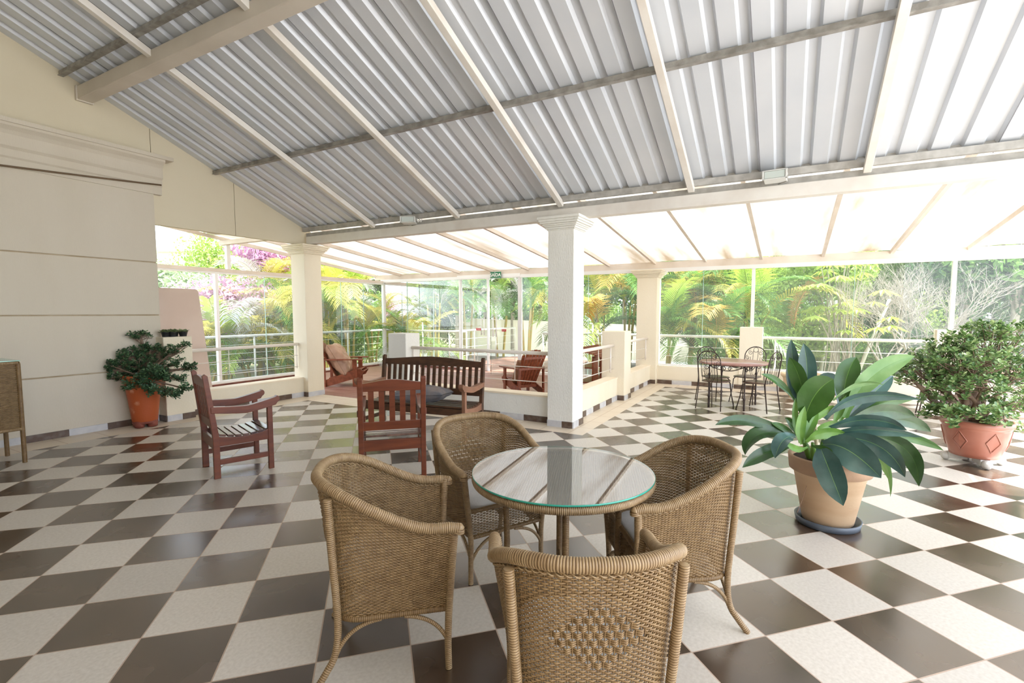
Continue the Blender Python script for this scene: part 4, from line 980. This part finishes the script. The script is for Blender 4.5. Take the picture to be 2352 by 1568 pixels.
t = thing('cream_planter', 'round cream planter with a rolled rim against the back wall', 'planter', (10.22, -.21, 0))
b = MB(); b.lathe([(.20, 0), (.21, .03), (.29, .22), (.31, .36), (.335, .39), (.35, .415), (.34, .445), (.31, .45), (.29, .40), (0, .37)], n=40); p_ = b.build('pot', mat('cream_glaze', 'e6cfae', .5, 'd9bd98', 4), t)
b = MB(); b.lathe([(0, .385), (.29, .385), (.29, .38)], n=24); b.build('soil', M_soil, p_)

def small_pot(x, y, label, r, seed):
    rr = random.Random(seed); t = thing('small_potted_plant', label, 'potted plant', (x, y, 1.2), 0, 'small black pots on the left pier')
    b = MB(); b.lathe([(r * .72, 0), (r * .74, .01), (r * .95, .06), (r, .062), (r, .07), (r * .9, .07), (r * .88, .055), (0, .055)], n=20); b.build('pot', M_black, t)
    b = MB()
    for k in range(26):
        a = k * 2.4; q = k / 26; L = .05 + .04 * rr.random(); d = Vector((math.cos(a), math.sin(a), .15 + .7 * q * rr.random())).normalized()
        obovate(b, Vector((0, 0, .06)) + d * .01, d, Vector((0, 0, 1)), L, L * .7)
    b.build('leaves', mat('violet_leaf_%d' % seed, '4f6138', .6, '7f8a5e', 30), t, fix=False)
small_pot(3.72, 7.78, 'small potted plant on the left pier, the one with a terracotta glimpse beside the wall', .055, 1)
small_pot(3.80, 7.765, 'small plant in a black pot on the left pier, in the middle of the row', .062, 2)
small_pot(3.88, 7.86, 'small plant in a black pot on the left pier, behind the others', .055, 3)
small_pot(3.95, 7.775, 'small plant in a black pot on the left pier, rightmost of the row', .06, 4)
# ------------------------------------------------------------------ railings
def railing(name, label, p0, p1, zt, rods, posts=(), r=.027, group=None, mat_=None, rodr=.006, ends=(False, False)):
    t = thing(name, label, 'railing', (*p0, 0), 0, group); d = Vector((p1[0] - p0[0], p1[1] - p0[1], 0)); m = mat_ or M_paint
    b = MB(); b.tube([V3(0, 0, zt), d + V3(0, 0, zt)], r, 12); b.build('handrail', m, t)
    for z in rods: b = MB(); b.tube([V3(0, 0, z), d + V3(0, 0, z)], rodr, 6); b.build('rod', m, t)
    for q, z0, z1, rr in posts: b = MB(); b.tube([d * q + V3(0, 0, z0), d * q + V3(0, 0, z1)], rr, 8); b.build('post', m, t)
    return t
railing('railing', 'white tube railing above the low wall, between left pier and left column', (4.03, 7.97), (6.0, 7.97), .965, (.76, .55), ((.985, .52, .96, .01), (.35, .55, .96, .005), (.68, .55, .96, .005)))
railing('railing', 'white tube railing above the low wall behind the bench', (6.30, 5.5), (6.30, 2.89), .965, (.76, .55), ((.01, .52, .96, .01), (.5, .55, .96, .005), (.75, .55, .96, .005)))
railing('railing', 'white tube railing between the centre column and the right pier', (6.42, 2.74), (8.42, 2.74), .965, (.76, .55), ((.93, .50, .96, .014), (.62, .55, .96, .006), (.3, .55, .96, .006)))
railing('railing', 'short white tube railing between right pier and back column', (8.81, 2.74), (10.75, 2.74), .985, (.78, .57), ((.95, .52, .98, .012), (.5, .57, .98, .005)))
M_rail = mat('weathered_rail', 'c9c6bd', .5, 'dad7cf', 6, .1, 30)
railing('outer_railing', 'weathered outer railing outside the left glass', (3.0, 11.15), (11.45, 11.15), 1.0, (.80, .60, .40, .2), [(k / 6, -.3, 1.0, .022) for k in range(7)], .03, mat_=M_rail, group='outer railings')
railing('outer_railing', 'weathered outer railing outside the glass left of the exit door', (11.45, 11.15), (11.45, 8.0), 1.0, (.80, .60, .40, .2), [(k / 2, -.3, 1.25 if k == 1 else 1.0, .022) for k in range(3)], .03, mat_=M_rail, group='outer railings')
railing('outer_railing', 'weathered outer railing outside the glass right of the exit door', (11.45, 5.6), (11.45, 2.9), 1.02, (.80, .60, .40, .2), [(k / 2, -.3, 1.25 if k == 1 else 1.02, .022) for k in range(3)], .03, mat_=M_rail, group='outer railings')
railing('outer_railing', 'weathered outer railing outside the long back windows', (11.4, 2.9), (11.4, -5.0), 1.02, (.78, .57), [(k / 3, -.3, 1.0, .02) for k in range(4)], .03, mat_=M_rail, group='outer railings')
railing('walkway_railing', 'white railing along the far side of the walkway outside the exit door', (11.45, 5.6), (15.3, 5.6), 1.0, (.75, .5, .25), [(k / 3, 0, 1.0, .02) for k in range(4)], .03, mat_=M_alu, group='walkway railings')
railing('walkway_railing', 'white railing along the near side of the walkway outside the exit door', (11.45, 8.6), (15.3, 8.6), 1.0, (.75, .5, .25), [(k / 3, 0, 1.0, .02) for k in range(4)], .03, mat_=M_rail, group='walkway railings')

# ------------------------------------------------------------------ panel, floodlights, sign
b = MB(); n = 8
prof = [(3.4, .0), (4.74, .0), (4.56, 1.86)] + [(4.56 - .05 * (1 - math.cos(a)), 1.86 + .06 * math.sin(a)) for a in (.5, 1.0, 1.5)] + [(3.4, 1.93)]
b.prism(prof, 'y', 8.46, 8.485); tag(b.build('board', mat('pinkish_board', 'd9c3b3', .7, 'd3bbaa', 2)), 'large pale pinkish board leaning behind the left pier', 'board')
M_lamp = mat('lamp_housing', 'd9d9d4', .4); M_lens = mat('frosted_lens', 'c9d2cc', .2, spec=.8)
def flood(x, y, z, rz, label, coil=True):
    t = thing('floodlight', label, 'lamp', (x, y, z), rz, 'floodlights on the eave beam')
    b = MB(); b.prism([(-.09, -.035), (.09, -.05), (.09, .05), (-.09, .045)], 'y', -.11, .11); t2 = b.build('housing', M_lamp, t, bevel=.008)
    b = MB(); b.box(-.10, -.092, -.095, .095, -.032, .038); b.build('lens', M_lens, t)
    b = MB(); b.box(-.108, -.09, -.115, .115, .040, .05); b.box(-.108, -.09, -.115, .115, -.048, -.038); b.box(-.108, -.09, -.118, -.10, -.048, .05); b.box(-.108, -.09, .10, .118, -.048, .05); b.build('bezel', M_lamp, t)
    if coil: b = MB(); b.tube([(-.02 + .022 * math.cos(k * .9), -.12 - .0055 * k, .025 * math.sin(k * .9)) for k in range(16)], .007, 5); b.build('bulb_coil', M_alu, t)
    b = MB(); b.tube([(.0, -.12, 0), (.06, -.10, -.05), (.10, -.02, -.06)], .006, 5); b.build('bracket', M_steel, t)
flood(6.05, 5.30, 2.98, .5, 'white floodlight clamped to the eave beam left of the centre column')
flood(6.03, .20, 2.99, -.05, 'white floodlight clamped to the eave beam over the right side', False)
def letters(cu, t, loc):
    tmp = bpy.data.objects.new('tmp', cu); me = bpy.data.meshes.new_from_object(tmp); bpy.data.objects.remove(tmp)
    o = bpy.data.objects.new('lettering', me); COL.objects.link(o); o.parent = t; o.location = loc; o.rotation_euler = (PI / 2, 0, -PI / 2); return o
t = thing('exit_sign', 'green exit sign hanging above the glass door', 'sign', (10.88, 6.68, 2.50))
b = MB(); b.box(-.01, .01, -.155, .155, -.085, .085); b.build('sign_board', mat('sign_green', '1f7a4f', .4), t)
b = MB(); b.box(-.012, -.009, -.16, .16, .083, .09); b.box(-.012, -.009, -.16, .16, -.09, -.083); b.build('border', M_alu, t)
cu = bpy.data.curves.new('lettering', 'FONT'); cu.body = 'SA\u00cdDA'; cu.size = .115; cu.align_x = 'CENTER'; cu.align_y = 'CENTER'; cu.extrude = .001; cu.offset = .002
cu.materials.append(mat('sign_white', 'f4f6f2', .4)); letters(cu, t, (-.013, 0, 0))
def sticker(x, y, z, text, rz, label):
    t = thing('door_sticker', label, 'sticker', (x, y, z), rz); b = MB(); b.box(-.002, .002, -.08, .08, -.03, .03); b.build('label_plate', mat('sticker_red_' + text, 'd3363f', .4), t)
    c = bpy.data.curves.new('lettering', 'FONT'); c.body = text; c.size = .042; c.align_x = 'CENTER'; c.align_y = 'CENTER'; c.materials.append(M_alu); letters(c, t, (-.004, 0, 0))
sticker(10.985, 7.28, 1.1, 'PUXE', 0, 'small red sticker reading PUXE on the fixed glass left of the door')
sticker(10.60, 6.27, 1.1, 'PUXE', -.3, 'small red sticker on the open glass door leaf')

# ------------------------------------------------------------------ garden outside
gm = mat('garden_ground', '6b7a3e', .95, '8b7a58', 1.2, .4, 10)
b = MB(); b.add([(-30, -40, -.55), (90, -40, -.55), (90, 60, -.55), (-30, 60, -.55)], [(0, 1, 2, 3)]); struct(b.build('ground', gm, fix=False))
b = MB(); b.box(15.5, 21, 3.5, 16, -.54, -.50); struct(b.build('driveway', mat('bright_concrete', 'e6e2da', .8)))
b = MB(); b.prism([(-.5, 0), (11, 0), (11, 1.8), (0, 1.5)], 'y', 0, .2); gw = b.build('garden_wall', mat('garden_wall_paint', 'e3d8c0', .8)); gw.location = (21.5, 4.0, -.55); gw.rotation_euler = (0, 0, PI / 2); tag(gw, 'cream garden wall beyond the driveway outside the exit door', 'wall')
G = random.Random(21)
def pol(dist, deg): a = math.radians(deg); return (dist * math.cos(a), dist * math.sin(a))
def frond_mesh(name, L, e0, e1, seed, n=36, wl=.5, side=0.0):
    r = random.Random(seed); b = MB(); pts = [Vector((0, 0, 0))]; N = 22
    for i in range(N):
        q = (i + .5) / N; e = math.radians(lerp(e0, e1, q ** 1.3)); pts.append(pts[-1] + Vector((math.cos(e), side * q, math.sin(e))) * (L / N))
    b.tube(pts, [lerp(.016, .003, i / N) for i in range(N + 1)], 5)
    for i in range(n):
        q = .14 + .86 * (i + .3) / n; f = q * N; k = min(int(f), N - 1); p = pts[k].lerp(pts[k + 1], f - k); t = (pts[k + 1] - pts[k]).normalized()
        up = Vector((-t.z, 0, t.x)); ll = wl * (math.sin(PI * min(1, (q - .08) * .98)) ** .55 + .12) * r.uniform(.85, 1.1)
        for s in (-1, 1):
            lat = Vector((0, s, 0)); d0 = (lat * .85 + t * lerp(.35, 1.0, q) + up * .25).normalized(); d1 = (d0 + Vector((0, 0, -.55 * r.uniform(.6, 1.3)))).normalized()
            wv = d0.cross(up).normalized() * .017; a0 = p; a1 = p + d0 * ll * .5; a2 = a1 + d1 * ll * .5
            b.add([a0 - wv * .5, a0 + wv * .5, a1 + wv, a1 - wv, a2], [(0, 1, 2, 3), (3, 2, 4)], 0, False)
    me = bpy.data.meshes.new(name); me.from_pydata(b.v, [], b.f); me.materials.append(None); return me
FR = [frond_mesh('frond', 2.1, 78, -35, 1), frond_mesh('frond', 2.3, 62, -55, 2, wl=.55), frond_mesh('frond', 1.9, 85, 20, 3, wl=.5), frond_mesh('frond', 2.2, 45, -75, 4, side=.15)]
def fol(name, c1, c2, tr=.45, sc=3):
    k = lambda c: ''.join('%02x' % int(int(c[i:i + 2], 16) * .88) for i in (0, 2, 4))
    return mat(name, k(c1), .45, k(c2), sc, 0, translucent=tr, lo=.35, hi=.65)
FM = [fol('frond_green', '5f9038', '7ca84a'), fol('frond_deep_green', '42692f', '587f3c'), fol('frond_lime', 'a4c64c', 'b8ce58'), fol('frond_yellow', 'd6c858', 'dfd26c'), fol('frond_gold', 'd8ac4c', 'e0bc68'), fol('frond_silver', 'b9b8b0', 'd0ccc2', .2), fol('frond_orange', 'd89a5a', 'e0b47c')]
M_pstem = mat('palm_cane', '9a9a4e', .6, 'b08c4a', 6, .2, 20, stretch=(1, 1, 6))
def palm(x, y, zc, n, sc, cols, label, group, stems=4, z0=-.55, lean=.25):
    t = thing('areca_palm', label, 'palm', (x, y, z0), G.uniform(0, 6), group)
    for s in range(stems):
        a = G.uniform(0, 6.28); h = (zc - z0) * G.uniform(.75, 1.05); top = Vector((lean * math.cos(a), lean * math.sin(a), h))
        b = MB(); b.tube(bez((.1 * math.cos(a), .1 * math.sin(a), 0), (.12 * math.cos(a), .12 * math.sin(a), h * .5), top, 8), [.045, .043, .04, .038, .036, .034, .032, .035, .02], 8); b.build('cane', M_pstem, t)
        k = n // stems
        for i in range(k):
            o = bpy.data.objects.new('frond', G.choice(FR)); COL.objects.link(o); o.parent = t; o.location = top
            o.rotation_euler = (G.uniform(-.15, .15), G.uniform(-.2, .12), a + i * 2.4 + G.uniform(-.3, .3)); q = sc * G.uniform(.8, 1.1); o.scale = (q, q, q)
            o.material_slots[0].link = 'OBJECT'; o.material_slots[0].material = FM[G.choice(cols)]
    return t
GA = 'areca palms outside the left glass'; LA = 'yellowish areca palm outside the left glass, between the wall and the corner post'
for d, a, zc in ((15.8, 57.0, 1.1), (16.5, 53.8, 1.6), (17.2, 55.6, 2.0), (17.4, 50.3, 1.3), (18.0, 47.8, 2.1), (18.6, 45.4, 1.1), (15.4, 59.6, .1), (15.8, 57.4, .1), (16.2, 55.0, .2), (15.6, 61.2, .0)): palm(*pol(d, a), zc, 16, 1.0, (3, 3, 2, 3, 2, 0, 5), LA, GA)
GB = 'areca palms behind the exit door glass'; LB = 'green areca palm outside the back glass around the exit door'
for d, a, zc in ((17.6, 42.3, 1.6), (16.6, 38.5, 1.9), (17.4, 34.8, 2.3), (17.6, 31.0, 1.8), (17.2, 28.0, 2.2), (15.4, 40.2, .3), (14.2, 24.4, 1.8)): palm(*pol(d, a), zc, 14, 1.0, (0, 1, 2, 2, 3, 0, 5), LB, GB)
GC = 'areca palms outside the back windows'; LC = 'arching green areca palm outside the back windows beside the back column'
for d, a, zc in ((13.6, 19.2, 1.2), (14.4, 16.6, 1.9), (13.6, 12.4, .9), (14.6, 10.0, 1.6), (13.4, 8.0, .6), (14.6, 5.4, 1.9), (14.0, 3.6, 1.3)): palm(*pol(d, a), zc, 14, 1.05, (0, 2, 1, 2, 3, 0, 4), LC, GC)
palm(*pol(13.9, .4), 1.0, 6, .95, (6, 3, 2, 3), 'areca palm with orange fronds outside the back window', None, 2)

def bush_mesh(name, n, size, seed, lumps=9, shell=.45):
    r = random.Random(seed); vs = []; fs = []; L = [(Vector((r.uniform(-1, 1), r.uniform(-1, 1), r.uniform(-.8, 1))).normalized() * r.uniform(.35, .6), r.uniform(.4, .6)) for _ in range(lumps)]
    for i in range(n):
        c, rr = r.choice(L); d = Vector((r.gauss(0, 1), r.gauss(0, 1), r.gauss(0, 1))).normalized(); p = c + d * rr * (1 - shell * r.random() ** 2)
        nn = (d + Vector((r.uniform(-1, 1), r.uniform(-1, 1), r.uniform(-1, 1))) * .9).normalized(); a = nn.orthogonal().normalized(); a = Matrix.Rotation(r.uniform(0, 6.28), 3, nn) @ a; bb = nn.cross(a); s = size * r.uniform(.6, 1.3); k = len(vs)
        vs += [p - a * s, p - bb * s * .42 + nn * s * .1, p + a * s, p + bb * s * .42 + nn * s * .1]; fs.append((k, k + 1, k + 2, k + 3))
    me = bpy.data.meshes.new(name); me.from_pydata([tuple(v) for v in vs], [], fs); me.materials.append(None); return me
BU = [bush_mesh('foliage', 4200, .060, 31), bush_mesh('foliage', 4200, .060, 32), bush_mesh('foliage', 5200, .042, 33, 12)]
BM = {'bright': fol('foliage_bright', 'aac85e', 'bed474', .5, 2), 'mid': fol('foliage_mid', '7ca44e', '92b664', .45, 2), 'dark': fol('foliage_dark', '4e7238', '648a4a', .35, 2), 'pink': fol('bracts_pink', 'deA6c6', 'ecc4dc', .5, 2), 'pale': fol('foliage_pale', 'a8bf8a', 'bccf9e', .4, 2)}
M_trunk = mat('tree_bark', '8f8575', .9, 'a89c8a', 8, .4, 20)
def bush(name, label, cat, x, y, z, s, kind, group=None, trunk=True, z0=-.55):
    t = thing(name, label, cat, (x, y, z0), 0, group); o = bpy.data.objects.new('foliage', G.choice(BU)); COL.objects.link(o); o.parent = t; o.location = (0, 0, z - z0)
    o.scale = s if isinstance(s, tuple) else (s, s, s); o.rotation_euler = (0, 0, G.uniform(0, 6)); o.material_slots[0].link = 'OBJECT'; o.material_slots[0].material = BM[kind]
    if trunk:
        b = MB(); b.tube(bez((0, 0, 0), (.1, .05, (z - z0) * .5), (0, 0, z - z0 + .2), 6), .05 + .02 * (s if not isinstance(s, tuple) else s[0]), 7)
        for k in range(5): a = k * 1.3; b.tube([(0, 0, (z - z0) * .6), (.5 * math.cos(a), .5 * math.sin(a), z - z0 + .3)], [.04, .015], 5)
        b.build('trunk', M_trunk, t)
    return t
GH = 'dense green bushes forming the garden hedge'
for k in range(26):
    a = 64 - k * 3.4; d = (28.5 if 8 < a < 44 else 20) + G.uniform(-1, 1.5)
    bush('garden_bush', 'dense green bush in the hedge at the bottom of the garden', 'bush', *pol(d, a), .9, (1.7, 1.7, 1.9), G.choice(['mid', 'mid', 'dark', 'bright']), GH, False)
GT = 'tall green trees behind the garden hedge'
for k in range(24):
    a = 52 - k * 3.2; d = 24 + G.uniform(-1, 2)
    bush('garden_tree', 'tall green tree rising behind the garden hedge', 'tree', *pol(d, a), 3.6 + G.uniform(-.3, .8), (2.7, 2.7, 3.0), G.choice(['mid', 'dark', 'bright', 'mid']), GT)
for k, (a, d, z, s, kd) in enumerate(((1.4, 14.3, .4, .95, 'bright'), (-1.4, 14.8, .9, 1.1, 'bright'), (-.2, 15.6, 2.3, 1.3, 'bright'), (-3.2, 16.0, 2.7, 1.3, 'bright'), (-4.6, 15.5, .4, 1.0, 'mid'), (-8.0, 16.5, .2, 1.2, 'dark'), (-11, 16.8, .3, 1.3, 'mid'))):
    bush('garden_shrub', 'leafy shrub just outside the back windows right of the palms', 'shrub', *pol(d, a), z, s, kd, 'shrubs outside the back windows', False)
for a, d, z, kd in ((-13.2, 17.5, 3.0, 'dark'), (-16.4, 17.0, 2.8, 'mid'), (-19.5, 17.5, 2.4, 'dark'), (-9.2, 19, 3.4, 'mid')):
    bush('shade_tree', 'dense tree outside the far right back window', 'tree', *pol(d, a), z, (1.9, 1.9, 1.8), kd, 'shade trees at the far right')
for a, d, z, s in ((60.6, 15.6, 1.2, .9), (58.6, 16.4, 1.9, 1.1), (61.8, 16.8, 1.6, 1.0)): bush('bougainvillea', 'bougainvillea bush covered in pink bracts outside the left glass', 'shrub', *pol(d, a), z, s, 'pink', 'pink bougainvilleas', False)
for a, d, z, s in ((56.4, 18, 3.6, 1.2), (53.8, 18.4, 3.3, 1.2)): bush('flowering_tree', 'tree in pink blossom above the left glass beside the left column', 'tree', *pol(d, a), z, s, 'pink', 'pink trees left of the left column')
bush('feathery_tree', 'pale green feathery tree outside, upper left opening', 'tree', *pol(22, 59.6), 3.6, (1.8, 1.8, 1.7), 'bright')
bush('feathery_tree', 'distant hazy tree at the extreme left of the opening', 'tree', *pol(30, 65.2), 2.6, (2.0, 2.0, 2.2), 'pale')
bush('feathery_tree', 'low pale shrub behind the leaning board', 'shrub', *pol(19, 64), 2.0, (2, 2, 1.5), 'pale', None, False)

def bare_tree(x, y, label, seed, h=1.0):
    r = random.Random(seed); t = thing('bare_tree', label, 'tree', (x, y, -.55), 0, 'bare pale trees outside the back windows'); b = MB()
    def grow(p, d, L, w, lv):
        q = p + d * L * .5 + Vector((r.uniform(-.1, .1), r.uniform(-.1, .1), r.uniform(0, .08))) * L; e = p + d * L
        b.tube([p, q, e], [w, w * .8, w * .6], 5, caps=False)
        if lv == 0: return
        for k in range(3 if lv > 1 else 4):
            nd = (d + Vector((r.uniform(-1, 1), r.uniform(-1, 1), r.uniform(-.35, .75))) * .85).normalized(); grow(e if k < 2 else q, nd, L * r.uniform(.62, .85), w * .58, lv - 1)
    for k in range(4):
        a = k * 1.6 + r.random(); grow(Vector((0, 0, .5)), Vector((.55 * math.cos(a), .55 * math.sin(a), .8)).normalized(), .95 * h, .034, 5)
    b.build('branches', mat('pale_bark_%d' % seed, 'a89d90', .8, '8c8276', 8), t, fix=False)
bare_tree(*pol(14.3, -8.0), 'bare pale branching tree outside the middle of the back window', 4)
bare_tree(*pol(15.2, -10.8), 'bare pale branching tree outside the back window, close to the post', 9)
def umbrella_tree(x, y, label, seed):
    r = random.Random(seed); t = thing('umbrella_tree', label, 'tree', (x, y, -.55), 0); st = MB(); lv = MB()
    for k in range(34):
        a = r.uniform(0, 6.28); hh = r.uniform(1.6, 4.1); rad = r.uniform(.1, 1.0); e = Vector((rad * math.cos(a), rad * math.sin(a), hh)); st.tube(bez((r.uniform(-.4, .4), r.uniform(-.4, .4), .1), (rad * .3 * math.cos(a), rad * .3 * math.sin(a), hh * .8), e, 6), [.016, .014, .012, .01, .008, .007, .006], 5, caps=False)
        for j in range(11):
            b0 = j * 2 * PI / 11; d = Vector((math.cos(b0), math.sin(b0), -.35)).normalized(); s = Vector((-math.sin(b0), math.cos(b0), 0)) * .045; L = r.uniform(.25, .36)
            lv.add([e, e + d * L * .5 + s, e + d * L + V3(0, 0, -.05), e + d * L * .5 - s], [(0, 1, 2, 3)])
    st.build('stems', M_trunk, t, fix=False); lv.build('leaves', fol('umbrella_leaf_%d' % seed, 'b8cf4e', 'cfe070', .5), t, fix=False)
umbrella_tree(*pol(13.7, -4.4), 'yellow-green umbrella tree outside the back window joint', 2)
umbrella_tree(*pol(15.4, -2.2), 'taller yellow-green umbrella tree among the shrubs outside the back window', 6)
for k, (a, d, ln) in enumerate(((-2.6, 14.6, .2), (-3.4, 14.2, .35), (-4.2, 14.8, -.1), (-5.0, 14.0, .75))):
    b = MB(); x, y = pol(d, a); b.tube([(0, 0, 0), (.1, -ln * .5, 1.2), (.15, -ln, 2.4)], [.045, .04, .035], 7); o = b.build('leaning_trunk', mat('pale_trunk', 'cfcabd', .8) if k == 0 else bpy.data.materials['pale_trunk']); o.location = (x, y, -.55); tag(o, 'thin pale trunk among the plants outside the back window', 'trunk', 'thin pale trunks outside the back window')
# neighbouring building far left
t = thing('far_building', 'pale building seen through the trees at the upper left', 'building', (*pol(48, 62.5), -.55), .5)
b = MB(); b.box(-4, 4, -3, 3, 0, 6.5); b.build('walls', mat('far_wall', 'e6e8e6', .8), t)
b = MB(); b.prism([(-4.6, 6.4), (4.6, 6.4), (4.0, 7.2), (-4.0, 7.2)], 'y', -3.5, 3.5); b.build('roof', mat('far_roof', 'c3ccc6', .7), t)
for k in range(3): b = MB(); b.box(-3 + 2.4 * k, -1.8 + 2.4 * k, -3.03, -2.98, 3.5, 5); b.build('window', mat('far_window_%d' % k, '8fa39c', .2), t)
